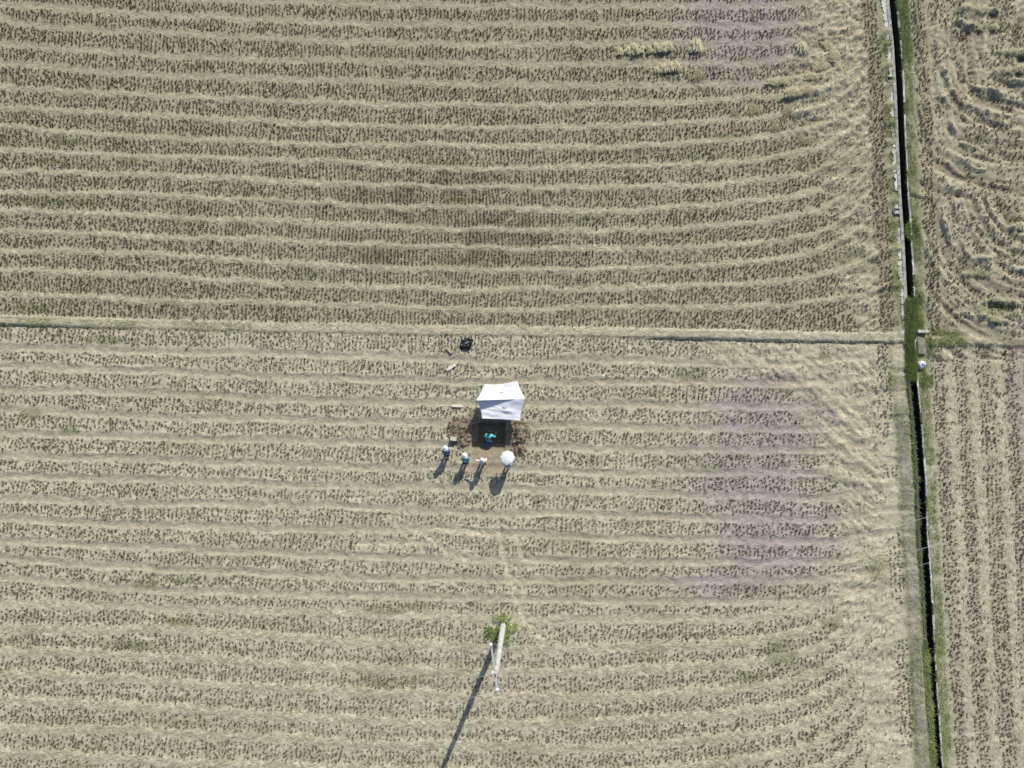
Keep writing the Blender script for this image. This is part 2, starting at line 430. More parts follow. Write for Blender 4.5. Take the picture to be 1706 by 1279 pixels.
PIT = (785, 842, 702, 748.5)
def field(x, y):
    """everything the pixel layout says about ground points: height, material masks, chance of a stubble tuft"""
    px, py = image_px(x, y)
    f = {}
    cx = ditch_x(py); off = px - cx
    by = np.interp(px, BX, BY); bh = np.interp(px, BX, BH)
    db = py - by + (fbm(px / 30., px * 0, 77, 3) - .5) * 3
    upper = py < by
    west = off < -4
    du, ku = bands(px, py, UPC)
    dl, kl = bands(px, py, LOC)
    n1 = fbm(x / 1.3, y / 1.3, 11, 3); n2 = fbm(x / .35, y / .3, 23, 3); n3 = fbm(x / 6., y / 3., 41, 3); n4 = fbm(x / 2.2, y / .55, 61, 3)
    n5 = fbm(x / .17, y / .15, 53, 2)
    h = (n1 - .5) * .07 + (n2 - .5) * .085 + (n5 - .5) * .055
    z = np.zeros_like(px)
    straw, mud, soil, green, lilac, path, tramp = (z.copy() for _ in range(7))
    # ---- upper field west of the ditch
    U = upper & west
    hx = np.interp(py, *HUX); head_u = sstep(-14, 14, px - hx + (n1 - .5) * 50)
    edge_u = sstep(-56, -50, off)                                    # the strip of stubble along the ditch
    wk = np.where(ku < 10.5, 1.0, .25)
    lw_ = 3.2 + 4.2 * vn(px / 120.0, ku * 5.3, 19)
    lane = np.exp(-(du / lw_) ** 2)
    below = np.where(du > 0, np.exp(-du / 11.0), 0)
    straw = np.where(U, (1 - head_u) * np.clip(lane * (.15 + .85 * n4) * (.35 + .65 * wk) * (.62 + .38 * sstep(150, 330, py)) + below * (.05 + .45 * n3) * wk, 0, .85), straw)
    straw = np.where(U, np.maximum(straw, head_u * (1 - edge_u) * np.clip(n4 * 1.3 - .25 + lane * .55, 0, 1) * .85), straw)
    mud = np.where(U, (1 - wk) * lane * .8 * (1 - head_u), mud)
    h = np.where(U, h + lane * wk * (.05 + .10 * head_u) - lane * (1 - wk) * .03, h)
    h = np.where(U, h + head_u * (1 - edge_u) * (n4 - .5) * .26 + head_u * (1 - edge_u) * (np.where(py > 250, fbm((x * .8 + y * .6) / .7, (x * .6 - y * .8) / .2, 71, 3), fbm((x + y) / .4, (x - y) / .3, 71, 3)) - .5) * .32, h)
    # ---- lower field west of the ditch
    L = ~upper & west
    hl = np.interp(py, *HLX); head_l = sstep(-14, 14, px - hl + (n1 - .5) * 60)
    edge_l = sstep(-64, -56, off)
    wl = sstep(10.2, 13.5, kl + (n3 - .5) * 2)
    lane_l = np.exp(-(dl / (6.0 + wl * 2.2)) ** 2)
    lip = np.exp(-((np.abs(dl) - 7.0) / 2.0) ** 2)
    straw = np.where(L, (1 - head_l) * np.clip(wl * lane_l * (1.0 + .5 * n4) + (1 - wl) * .22 * (1 - lane_l) * n4 * 2, 0, 1), straw)
    straw = np.where(L, np.maximum(straw, head_l * (1 - edge_l) * np.clip(n4 * 1.3 - .3 + lane_l * wl * .5, 0, 1) * .75), straw)
    mud = np.where(L, (1 - wl) * np.clip(lane_l * (.6 + .6 * n4), 0, 1) * (1 - head_l * .6), mud)
    mud = np.where(L, np.maximum(mud, wl * .75 * np.exp(-((dl + 14) / 7.0) ** 2) * (1 - head_l)), mud)
    h = np.where(L, h - (1 - wl) * lane_l * .035 + (1 - wl) * lip * (n4 - .25) * .10 + wl * lane_l * .04, h)
    h = np.where(L, h + head_l * (1 - edge_l) * (n4 - .5) * .20 + head_l * (1 - edge_l) * (np.where(py > 890, fbm((x * .7 + y * .7) / .8, (x * .7 - y * .7) / .2, 71, 3), fbm((x * .7 - y * .7) / .8, (x * .7 + y * .7) / .24, 73, 4)) - .5) * .19, h)
    # ---- path and grass along the lower ditch
    pl = sstep(640, 690, py)
    pth = sstep(-36, -32, off) * (1 - sstep(-16, -13, off)) * pl
    path = np.where(L, pth * np.clip(.25 + 1.3 * n1 * n2 * 1.5, 0, 1), path); h = np.where(L, h + pth * .10, h)
    gl = sstep(-17, -13, off) * (1 - sstep(-6, -4, off)) * pl * west
    green = np.maximum(green, gl * .9)
    green = np.maximum(green, L * sstep(-44, -36, off) * (1 - sstep(-34, -28, off)) * .55 * n3 * 1.6)
    ub = sstep(-28, -24, off) * (1 - sstep(-19, -15, off)) * U
    green = np.maximum(green, ub * np.clip(n1 * 2 - .55, 0, .8))
    # ---- east side
    E = off >= -4
    eb = np.interp(px, [1540, 1706, 1900], [567, 571, 574]); de = py - eb
    EU = E & (de < 0); EL = E & (de >= 0)
    bank = sstep(7, 10, off) * (1 - sstep(22, 29, off + (n1 - .5) * 8)) * E
    gtop = 1 - sstep(85, 125, py)
    green = np.maximum(green, bank * np.clip(np.where(EU, .42 + .65 * gtop + (n1 - .5), .30 + (n1 - .5) * 1.6), 0, 1))
    straw = np.where(E, np.clip((n4 - .42) * 1.6, 0, .7) * sstep(50, 60, off), straw)
    # lanes running beside the ditch
    lanes_e = [59, 97, 141, 178, 220, 262]
    dle = np.full(px.shape, 1e9)
    wob = (fbm(py / 50., py * 0 + 3.3, 15, 3) - .5) * 7
    for q in lanes_e: dle = np.where(np.abs(off - q - wob) < np.abs(dle), off - q - wob, dle)
    lane_e = np.exp(-(dle / 9.0) ** 4)
    straw = np.where(EL, np.maximum(straw * .6, lane_e * (.3 + .5 * n4)), straw)
    mud = np.where(EL, (1 - lane_e) * (.4 + .5 * n3) * sstep(28, 34, off), mud)
    mud = np.where(EU, np.clip(.45 + (n3 - .5), 0, .8) * sstep(50, 62, off), mud)
    h = np.where(EL, h + lane_e * .04, h)
    ebm = np.exp(-(de / 7.0) ** 4) * sstep(22, 34, off) * E
    h = h + ebm * .2
    green = np.maximum(green, np.exp(-((de + 8) / 9.0) ** 2) * E * sstep(10, 20, off) * np.clip(n1 * 1.6 - .35, 0, .8))
    rut = z.copy()
    sub = E & (py < 600)
    if sub.any():
        sx, sy = px[sub], py[sub]
        r = np.zeros(sx.shape); g = np.zeros(sx.shape); st = np.zeros(sx.shape)
        for q in RUTS:
            d = seg_dist(sx, sy + 5, q)
            r = np.maximum(r, .17 * np.exp(-(d / 3.4) ** 2))
        for q in SWATHS:
            d = seg_dist(sx, sy + 7, q)
            r = np.maximum(r, .27 * np.exp(-(d / 5.0) ** 2)); g = np.maximum(g, np.exp(-(d / 7.0) ** 2)); st = g
        rr = np.maximum(np.abs(sx - 1722) * .95, np.abs(sy - 60) * .8) * .45 + np.hypot((sx - 1722) * .95, (sy - 60) * .8) * .55
        rr2 = np.where(sy > 330, np.hypot((sx - 1722) * .9, (sy - 300) * .75), rr)
        arc = fbm(rr2 / 8.0, np.arctan2(sy - 120, sx - 1722) * 2.2, 83, 2)
        h[sub] += (arc - .5) * .40 + (n2[sub] - .5) * .10 * sstep(48, 62, off[sub]) * sstep(48, 62, off[sub]) * (de[sub] < -14)
        straw[sub] = np.maximum(straw[sub], np.clip((arc - .5) * 2.2, 0, .6) * sstep(48, 62, off[sub]))
        soil[sub] = np.maximum(soil[sub], np.clip((.46 - arc) * 2.6, 0, .55) * sstep(48, 62, off[sub]))
        r = r * np.clip(fbm(sx / 12.0, sy / 12.0, 87, 3) * 2.6 - .45, 0, 1.25)
        h[sub] += r * (.5 + 1.0 * n2[sub])
        green[sub] = np.maximum(green[sub], g * .3 * n1[sub] * 2)
        straw[sub] = np.maximum(straw[sub], np.clip(r * 2.5, 0, .7)); rut[sub] = r
    # ---- the bund between the two fields
    bund = np.exp(-(np.maximum(np.abs(db + .5) - 6.0, 0) / 2.4) ** 2) * (off < -14)
    h = h * (1 - .7 * bund) + bund * bh
    straw = np.where(bund > .3, .62 * bund * (.5 + n1), straw); mud = np.where(bund > .3, .15, mud)
    green = np.maximum(green, bund * np.where(px < 120, .45, .0) * n1)
    toe = np.exp(-((db - 9) / 2.2) ** 2) * (off < -14)
    h = h - toe * bh * .45
    soil = np.maximum(soil, toe * .25); green = np.maximum(green, toe * np.clip(n3 * 2.4 - 1.15, 0, .4))
    # ---- tyre marks
    ty = z.copy()
    for q in TYRES: ty = np.maximum(ty, np.exp(-(seg_dist(px, py, q) / 8.5) ** 2))
    straw = np.maximum(straw, ty * .9 * (.4 + n2)); mud = mud * (1 - ty); h = h + (ty - 1.5 * ty * ty) * .08 + ty * (n5 - .5) * .05
    hd = z.copy()
    for q in HEADS: hd = np.maximum(hd, np.exp(-(seg_dist(px, py, q) / 7.0) ** 2))
    straw = np.maximum(straw, hd * .6); h = h + hd * .07
    # ---- patches
    gp = z.copy()
    for i, q in enumerate(GREENS): gp = np.maximum(gp, blob(px, py, *q, seed=90 + i))
    lp = z.copy()
    for i, q in enumerate(LILACS): lp = np.maximum(lp, blob(px, py, *q, seed=140 + i, soft=.8))
    lilac = np.clip(lp * (.6 + .55 * n1), 0, .88) * (off < -40) + np.where(off >= 60, lp * .6, 0)
    green = np.maximum(green, gp * .38); green = np.maximum(green, np.clip(fbm(x / 4.5, y / 1.6, 333, 3) - .60, 0, .3) * 1.1 * (off < -20))
    bp_ = z.copy()
    for i, q in enumerate(BROWNS): bp_ = np.maximum(bp_, blob(px, py, *q, seed=240 + i, soft=.9))
    soil = np.maximum(soil, bp_ * np.clip(n1 * 1.3 - .1, 0, .72) * (1 - lane * .7))
    # ---- the dig
    x0, x1, y0, y1 = PIT
    jig = (n2 - .5) * 5
    inside = np.minimum(np.minimum(px - x0, x1 - px), np.minimum(py - y0, y1 - py)) + jig
    pit = sstep(-1.0, 1.6, inside)
    rag = (fbm(px / 9., py / 9., 261, 4) - .5)
    around = np.exp(-((np.maximum(np.hypot((px - 813) / 1.25, py - 722) - 34, 0) / 11.) ** 2)) + rag * .9
    around = around * sstep(.25, .6, around + (n2 - .5) * .7)
    around = np.clip(around, 0, 1); soil = np.maximum(soil, around * .62 * (py < 752)); soil = np.maximum(soil, pit * .8)  # pit: dug soil, its colour also darkened to deepen the shade there
    tr = blob(px, py, 812, 769, 46, 24, 200)
    tramp = tr * .75 * (1 - pit)
    deep = sstep(-1.5, 2.5, np.minimum(np.minimum(px - 797, 841 - px), np.minimum(py - 700, 737 - py)) + jig)
    h = h * (1 - pit * .6) - pit * .20 - deep * pit * .36
    # ---- the ditch cut
    cut = sstep(-9.5, -7.0, off) * (1 - sstep(6.0, 8.5, off))
    cover = np.exp(-(np.maximum(np.abs(py - 582) - 20, 0) / 4.) ** 2)
    cut = cut * (1 - cover * .9)
    h = np.where(cut > .01, h * (1 - cut) - cut * .75, h)
    soil = np.maximum(soil, cut * .9); green = green * (1 - cut)
    cr = np.exp(-(np.maximum(np.abs(py - 572) - 66, 0) / 12.) ** 2) * sstep(-10, -4, off) * (1 - sstep(16, 38, off + (n1 - .5) * 24))
    green = np.maximum(green, cr * .8 * np.clip(n1 * 2.2 - .2, 0, 1))
    # ---- where the stubble stands
    p = z.copy()
    stand_u = np.where(wk > .5, sstep(4, 7, np.abs(du + .5)), sstep(5, 8, np.abs(du)))
    stand_l = sstep(6.5, 10, np.abs(dl - wl * 2)) * np.where(wl > .5, np.clip(1.25 - .35 * sstep(4, 14, dl), 0, 1), 1)
    p = np.where(U, stand_u * (1 - head_u) + .62 * head_u * stand_u * (n1 > .40), p)
    p = np.where(L, stand_l * (1 - head_l) * .97 + .60 * head_l * stand_l * (n1 > .40), p)
    soil = np.where(U, np.maximum(soil, .18 * sstep(-52, -47, off) * (1 - sstep(-29, -25, off))), soil)
    strip_u = sstep(-54, -50, off) * (1 - sstep(-29, -26, off)); strip_l = sstep(-62, -58, off) * (1 - sstep(-39, -35, off)) * (n3 > .38)
    p = np.where(U, np.maximum(p * (1 - edge_u), strip_u), p)
    p = np.where(L, np.maximum(p * (1 - edge_l), strip_l * .9), p)
    p = np.where(EU, np.maximum(sstep(27, 31, off) * (1 - sstep(48, 53, off)), .55 * (n1 > .43) * sstep(54, 60, off) * (rut < .07)), p)
    p = np.where(EL, sstep(28, 32, off) * (1 - lane_e * .88) * np.where(py < 720, .85, .95), p)
    p = p * (1 - sstep(.1, .4, bund)) * (1 - ty * .92) * (1 - hd) * (1 - sstep(.02, .2, pit)) * (1 - tr * .85) * (1 - around * .95) * (1 - ebm)
    p = np.where((off > -27) & (off < 27), 0, p)
    p = np.where(np.hypot((px - 838) / 26, (py - 1048) / 24) < 1, p * .3, p)
    f.update(px=px, py=py, off=off, h=h, straw=np.clip(straw, 0, 1), mud=np.clip(mud, 0, 1), soil=np.clip(soil, 0, 1), green=np.clip(green, 0, 1),
             lilac=np.clip(lilac, 0, 1), path=np.clip(path, 0, 1), tramp=np.clip(tramp, 0, 1), upper=np.where(E, np.where(de < 0, 1.0, .35), np.where(upper, 1.0, .0) * (1 - bund) + bund * .25),
             p=p, head=np.where(U, head_u * (1 - edge_u), np.where(L, head_l * (1 - edge_l), 0)), gp=gp, lane=np.where(U, lane * wk, np.where(L, lane_l * wl, np.where(EL, lane_e, 0))), E=E, pit=pit, swath=rut)
    return f

# ------------------------------------------------------------------ ground: one sheet, fine in the middle, coarse out to the horizon
def axis(a, b, step):
    mid = np.arange(a, b + 1e-6, step)
    far = [3, 8, 16, 30, 60, 120, 250, 500, 1000]
    return np.concatenate([[a - q for q in far[::-1]], mid, [mid[-1] + q for q in far]])
ax, ay = axis(-42.0, 42.0, .085), axis(-22.5, 37.5, .085)
GXX, GYY = np.meshgrid(ax, ay)
gx, gy = GXX.ravel(), GYY.ravel()
F = field(gx, gy)
far = (np.abs(gx) > 42.1) | (gy > 37.6) | (gy < -22.6)
gz = np.where(far, np.clip(F['h'], -.1, .1) * 0, F['h'])
nx_, ny_ = len(ax), len(ay)
idx = np.arange(nx_ * ny_, dtype=np.int32).reshape(ny_, nx_)
quads = np.stack([idx[:-1, :-1], idx[:-1, 1:], idx[1:, 1:], idx[1:, :-1]], -1).reshape(-1, 4)
me = np_mesh('ground', np.stack([gx, gy, gz], -1), quads, {'m_' + k: F[k] for k in ('straw', 'mud', 'soil', 'green', 'lilac', 'path', 'tramp', 'upper')})
tag(link_mesh('ground', me, M['ground']), 'pale harvested paddy soil striped by combine lanes', 'ground', kind='structure')
GZ = gz.reshape(ny_, nx_)
def ground_z(x, y):
    """height of the built sheet (bilinear, only inside the fine area)"""
    i = np.clip((np.asarray(x) - ax[9]) / .085, 0, nx_ - 20.001); j = np.clip((np.asarray(y) - ay[9]) / .085, 0, ny_ - 20.001)
    i0, j0 = i.astype(int), j.astype(int); a, b = i - i0, j - j0
    i0 = i0 + 9; j0 = j0 + 9
    return (GZ[j0, i0] * (1 - a) + GZ[j0, i0 + 1] * a) * (1 - b) + (GZ[j0 + 1, i0] * (1 - a) + GZ[j0 + 1, i0 + 1] * a) * b
def gz1(x, y): return float(ground_z(np.array([x]), np.array([y]))[0])
def G(px, py, dz=0.0):
    x, y = at(px, py)
    return Vector((x, y, gz1(x, y) + dz))

# ------------------------------------------------------------------ stubble, straw and grass: blades as real faces
def blades(base, yaw, lean, length, width, tone, tip=.6, bend=0.0):
    """one quad (or two, bent) per blade; base (n,3)"""
    n = len(base)
    dx, dy = np.cos(yaw), np.sin(yaw)
    sx, sy = -dy, dx
    hw = width / 2
    ls, lc = np.sin(lean), np.cos(lean)          # lean 0 = upright, pi/2 = flat
    tipv = np.stack([base[:, 0] + dx * ls * length, base[:, 1] + dy * ls * length, base[:, 2] + lc * length], -1)
    side = np.stack([sx * hw, sy * hw, np.zeros(n)], -1)
    v = np.empty((n, 4, 3), dtype=np.float32)
    v[:, 0] = base - side; v[:, 1] = base + side; v[:, 2] = tipv + side * tip; v[:, 3] = tipv - side * tip
    fidx = np.arange(n * 4, dtype=np.int32).reshape(n, 4)
    return v.reshape(-1, 3), fidx, np.repeat(tone, 4)

SX0, SX1, SY0, SY1 = -41., 41., -21.5, 37.
# lattice of hills: rows 0.29 m apart across the field, 0.19 m along
cxs = np.arange(SX0, SX1, .25); cys = np.arange(SY0, SY1, .20)
lx, ly = np.meshgrid(cxs, cys)
ly = ly + np.where(np.arange(len(cxs))[None, :] % 2 == 1, .10, 0)
lx, ly = lx.ravel(), ly.ravel()
qx, qy = image_px(lx, ly)
neat = blob(qx, qy, 730, 410, 300, 190, 600, .9)                # where the rows kept their drill
jit = .022 + .022 * (1 - neat)
ly = ly - np.where(np.round((lx - SX0) / .25) % 2 == 1, .10, 0) * (neat > .35)
lx = lx + .5 * np.sin(ly / 9.0) + (fbm(lx / 3., ly / 5., 301, 2) - .5) * .6 + (fbm(lx / .9, ly / .9, 311, 2) - .5) * .22 * (1 - neat) + rng.normal(0, 1, len(lx)) * jit
ly = ly + (fbm(lx / 4., ly / 3., 305, 2) - .5) * .4 + (fbm(lx / .9, ly / .9, 317, 2) - .5) * .22 * (1 - neat) + rng.normal(0, 1, len(ly)) * jit
FS = field(lx, ly)
keep = rng.random(len(lx)) < FS['p'] * .93
hx_, hy_, gpp, upp, hdd = lx[keep], ly[keep], FS['gp'][keep], FS['upper'][keep], FS['head'][keep]
hz_ = ground_z(hx_, hy_) - .015
NB = 12
nt_ = len(hx_)
hill_h = np.repeat(rng.uniform(.07, .13, nt_) * (1 + .12 * upp) * (1 - .35 * hdd), NB)
r = rng.uniform(.005, .078, nt_ * NB); a = rng.uniform(0, 2 * np.pi, nt_ * NB)
base = np.stack([np.repeat(hx_, NB) + r * np.cos(a), np.repeat(hy_, NB) + r * np.sin(a), np.repeat(hz_, NB)], -1)
tone = np.clip(np.repeat(rng.uniform(.05, .55, nt_), NB) + rng.normal(0, .1, nt_ * NB) + np.repeat(gpp * .5, NB) * (rng.random(nt_ * NB) < .6), 0, 1)
v, fi, t = blades(base, a + rng.normal(0, .5, nt_ * NB), np.abs(rng.normal(.12, .18, nt_ * NB)), hill_h * rng.uniform(.75, 1.15, nt_ * NB), rng.uniform(.022, .04, nt_ * NB), tone, tip=.8)
tag(link_mesh('rice_stubble', np_mesh('rice_stubble', v, fi, {'tone': t}), M['stubble'], smooth=False), 'cut rice stubble standing in dark tufts over all the fields', 'stubble', kind='stuff')
print('tufts', nt_)

# loose straw
NL = 620000
lx = rng.uniform(SX0, SX1, NL); ly = rng.uniform(SY0, SY1, NL)
FL = field(lx, ly)
pr = np.clip(FL['straw'] * .5 + FL['lane'] * .05 + FL['head'] * .15 + FL['swath'] * 2.0 + .16, 0, 1) * (FL['pit'] < .05) * (np.abs(FL['off']) > 12) * (1 - FL['soil'])
keep = rng.random(NL) < pr
lx, ly = lx[keep], ly[keep]
n = len(lx)
hd_ = FL['head'][keep]; E_ = FL['E'][keep]
yaw = np.where(hd_ > .4, rng.normal(np.where(FL['py'][keep] < 545, R(35), np.where(FL['py'][keep] < 890, R(-42), R(48))), .5, n), np.where(E_, rng.normal(R(95), .6, n), rng.normal(0, .55, n))) + np.where(rng.random(n) < .5, np.pi, 0)
sw = FL['swath'][keep]
base = np.stack([lx, ly, ground_z(lx, ly) + rng.uniform(.012, .05, n) + sw * .1], -1)
tone = np.clip(rng.beta(2.2, 2.0, n) * .9 + .08 + sw * rng.uniform(0, 1.5, n), 0, 1)
v, fi, t = blades(base, yaw, np.pi / 2 - rng.normal(.03, .2, n), rng.uniform(.10, .38, n), rng.uniform(.012, .026, n), tone, tip=.7)
tag(link_mesh('straw_litter', np_mesh('straw_litter', v, fi, {'tone': t}), M['litter'], smooth=False), 'loose pale straw strewn along the combine lanes and headlands', 'straw', kind='stuff')
print('straws', n)

# grass along the ditch, the bund and in the weedy patches
def grass_area(cnt, box, prob, tone_rng, length, width=.026, lean=(.95, .35)):
    x0, x1, y0, y1 = box
    px = rng.uniform(x0, x1, cnt); py = rng.uniform(y0, y1, cnt)
    k = rng.random(cnt) < prob(px, py, px - ditch_x(py))
    px, py = px[k], py[k]
    x, y = at(px, py); n = len(x)
    o_ = px - ditch_x(py)
    b = np.stack([x, y, np.where(np.abs(o_) < 11, np.maximum(ground_z(x, y), .06), ground_z(x, y)) - .01], -1)
    cl = fbm(x / .5, y / .5, 400, 2)
    tn = np.clip(rng.uniform(*tone_rng, n) + (cl - .5) * .5, 0, 1)
    ln = rng.uniform(*length, n) * (.6 + .8 * cl)
    return blades(b, rng.uniform(0, 2 * np.pi, n), np.abs(rng.normal(lean[0], lean[1], n)), ln, rng.uniform(width * .6, width * 1.4, n), tn, tip=.25)
def clump(px, py, s=1.0, seed=410): 
    x, y = at(px, py)
    return fbm(x / s, y / s, seed, 3)
parts = []
parts.append(grass_area(16000, (1470, 1560, -30, 115), lambda px, py, o: ((o > 7) & (o < 27)) * (1 - sstep(85, 115, py)), (.25, .55), (.12, .30)))
parts.append(grass_area(34000, (1480, 1580, 60, 560), lambda px, py, o: ((o > 5.6) & (o < 22)) * sstep(.34, .54, clump(px, py)) * .9, (.2, .8), (.1, .28)))
parts.append(grass_area(45000, (1500, 1600, 630, 1300), lambda px, py, o: ((o > 6) & (o < 25)) * sstep(.33, .53, clump(px, py)) * .9, (.3, .9), (.1, .28)))
parts.append(grass_area(16000, (1500, 1570, 640, 1090), lambda px, py, o: ((o > -15) & (o < -5.2)) * np.maximum(.35, sstep(.3, .5, clump(px, py, 1.6))), (.15, .6), (.1, .26)))
parts.append(grass_area(16000, (1520, 1580, 1080, 1300), lambda px, py, o: ((o > -14) & (o < -4.2)) * 1.0, (.45, .72), (.14, .30), .035, (1.15, .3)))
parts.append(grass_area(20000, (1495, 1560, 485, 560), lambda px, py, o: ((o + (clump(px, py, .7) - .5) * 16 > -9) & (o + (clump(px, py, .9, 414) - .5) * 26 < 20)) * sstep(486, 500, py + (clump(px, py, .8, 418) - .5) * 30) * (1 - sstep(545, 556, py) * (o > 8)) * np.where(o > 6, .75, 1.0), (.05, .6), (.12, .30)))
parts.append(grass_area(12000, (1500, 1530, 555, 632), lambda px, py, o: ((o > -10) & (o < 4)) * 1.0, (.05, .5), (.15, .35)))
parts.append(grass_area(9000, (1536, 1566, 566, 645), lambda px, py, o: ((o > 16) & (o < 32)) * sstep(.45, .6, clump(px, py)), (.35, .9), (.12, .3)))
parts.append(grass_area(12000, (1540, 1740, 548, 575), lambda px, py, o: (o > 20) * sstep(.46, .68, clump(px, py, 1.5)) * .7, (.3, .95), (.1, .24)))
parts.append(grass_area(26000, (1455, 1500, -30, 545), lambda px, py, o: ((o > -29) & (o < -9)) * sstep(.44, .60, clump(px, py, 1.0)) * (py > 60), (.15, .8), (.08, .2)))
parts.append(grass_area(22000, (1470, 1545, 600, 1300), lambda px, py, o: ((o > -42) & (o < -16)) * sstep(.42, .62, clump(px, py, 1.2)) * .8, (.2, .9), (.07, .18)))
parts.append(grass_area(9000, (-60, 420, 528, 556), lambda px, py, o: (np.abs(py - np.interp(px, BX, BY) - 3) < 8) * sstep(.5, .66, clump(px, py, 1.0)) * .8, (.15, .8), (.07, .18)))
parts.append(grass_area(7000, (1480, 1540, 340, 420), lambda px, py, o: (np.hypot((o - 8) / 12, (py - 385) / 16) < 1) * .8, (.2, .5), (.14, .3)))
for q in GREENS:
    parts.append(grass_area(int(q[2] * q[3] * 2.4), (q[0] - q[2], q[0] + q[2], q[1] - q[3], q[1] + q[3]), lambda px, py, o, q=q: blob(px, py, *q, seed=500) * .8 * (np.abs(o) > 9), (.25, .85), (.05, .13)))
base_i = 0; V, Fi, T = [], [], []
for v, fi, t in parts:
    V.append(v); Fi.append(fi + base_i); T.append(t); base_i += len(v)
tag(link_mesh('grass', np_mesh('grass', np.concatenate(V), np.concatenate(Fi), {'tone': np.concatenate(T)}), M['grass'], smooth=False), 'green and dry grass growing along the ditch banks and bunds', 'grass', kind='stuff')

# ------------------------------------------------------------------ irrigation ditch
def ribbon(mb, ys, o0, o1, zt, zb, wob=0.0, seed=0):
    """wall following the ditch between two offsets, from zb up to zt"""
    pts = []
    for i, yy in enumerate(ys):
        c = float(ditch_x(yy))
        j = (random.random() - .5) * wob
        a, b = at(c + o0 + j, yy), at(c + o1 + (random.random() - .5) * wob * .3, yy)
        pts.append((a, b))
    vs, fs = [], []
    for (a, b) in pts:
        vs += [(a[0], a[1], zb), (b[0], b[1], zb), (b[0], b[1], zt), (a[0], a[1], zt)]
    for i in range(len(pts) - 1):
        k = i * 4
        for q in range(4):
            fs.append((k + q, k + 4 + q, k + 4 + (q + 1) % 4, k + (q + 1) % 4))
    fs += [(0, 1, 2, 3), tuple(len(vs) - 4 + q for q in (3, 2, 1, 0))]
    mb.add(vs, fs)
def ditch(y0, y1, label, apron):
    yc = (y0 + y1) / 2
    t = empty('irrigation_ditch', (0, 0, 0))
    tag(t, label, 'ditch', 'concrete irrigation ditches beside the fields')
    ys = np.linspace(y0, y1, max(8, int(abs(y1 - y0) / 12)))
    for o0, o1, z, mt in ((-10.5, -5.2, .07, 'concrete' if apron else 'dark_concrete'), (5.2, 8.2, .05, 'ditch_shade')):
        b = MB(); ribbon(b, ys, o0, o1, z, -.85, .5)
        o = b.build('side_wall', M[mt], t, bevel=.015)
        if o0 > 0:
            y = max(y0, -40)
            while y < min(y1, 1320):
                e = y + random.uniform(14, 60)
                b = MB(); ribbon(b, np.linspace(y, e, 9), 5.6, 8.3 + random.uniform(-.8, .8), .085, .052, 1.4)
                b.build('coping', M['pale_concrete'] if random.random() < .65 else M['concrete'], o)
                y = e + random.choice((.6, .6, 8, 20))
    b = MB(); ribbon(b, ys, -5.1, 5.1, -.62, -.8); b.build('channel_bed', M['ditch_shade'], t)
    if apron:
        y = y0
        while y < y1 - 8:
            ln = random.uniform(9, 34)
            e = min(y + ln, y1)
            if random.random() < .95 and not (128 < y < 140) and not (346 < y < 358):
                yy = np.linspace(y, e - random.uniform(0, 3), max(5, int(ln / 2.5)))
                b = MB(); ribbon(b, yy, -16.5 + random.uniform(-1.5, 2.5), -10.9, .06 + random.uniform(-.04, .03), -.1, 4.2)
                if e > -80: b.build('crust_slab', M['pale_concrete'], t, bevel=.02)
            y = e
    return t
ditch(-260, 562, 'upper concrete ditch with a broken pale crust along its left edge', True)
ditch(596, 1620, 'lower ditch with bright grass and a grey path along its left edge', False)
for y0, y1 in ((-260, 560), (598, 1620)):
    b = MB(); ribbon(b, np.linspace(y0, y1, 40), -5.15, 5.15, -.50, -.56)
    tag(b.build('water', M['water']), 'still dark water lying in the ' + ('upper' if y0 < 0 else 'lower') + ' concrete ditch', 'water', kind='structure')
# small field inlets on the left wall
for py, lab in ((133, 'dark square field inlet in the pale ditch edge near the top of the picture'), (352, 'brown field inlet cut through the ditch edge, halfway down the upper ditch')):
    c = float(ditch_x(py))
    p = G(c - 15, py); p.z = .02
    t = empty('field_inlet', p); tag(t, lab, 'inlet')
    b = MB(); b.box((0, .19, 0), (.42, .09, .28)); b.box((0, -.19, 0), (.42, .09, .28)); b.box((-.23, 0, -.02), (.05, .28, .22)); b.build('frame', M['concrete'], t, bevel=.01)
    b = MB(); b.box((0, 0, -.02), (.40, .285, .03)); b.build('opening_shade', M['black_plastic'] if py < 200 else M['dark_concrete'], t)  # dark plate put in for the shade inside the inlet opening
# crossing
p = G(1534, 578)
t = empty('culvert_crossing', (p.x, p.y, .0)); tag(t, 'grey brown concrete crossing slab over the ditch between the two bunds', 'crossing')
b = MB(); b.box((0.0, 0, .07), (.56, 1.0, .12)); b.build('slab', plain('muddy_concrete', (.30, .275, .235), .95, .3, 5, bump=.02), t, bevel=.02)
q = P(1537, 552, .25)
b = MB(); b.box((q.x - p.x, q.y - p.y, .17), (.72, .20, .34)); b.build('headwall', M['pale_concrete'], t, bevel=.02)
b = MB()
b.tube([P(1523.5, 586, .24), P(1524.8, 566, .27)], .03, 8)
o = b.build('bamboo_stick', M['wood'], smooth=True); tag(o, 'thin pale stick lying lengthways on the left edge of the concrete crossing', 'stick')

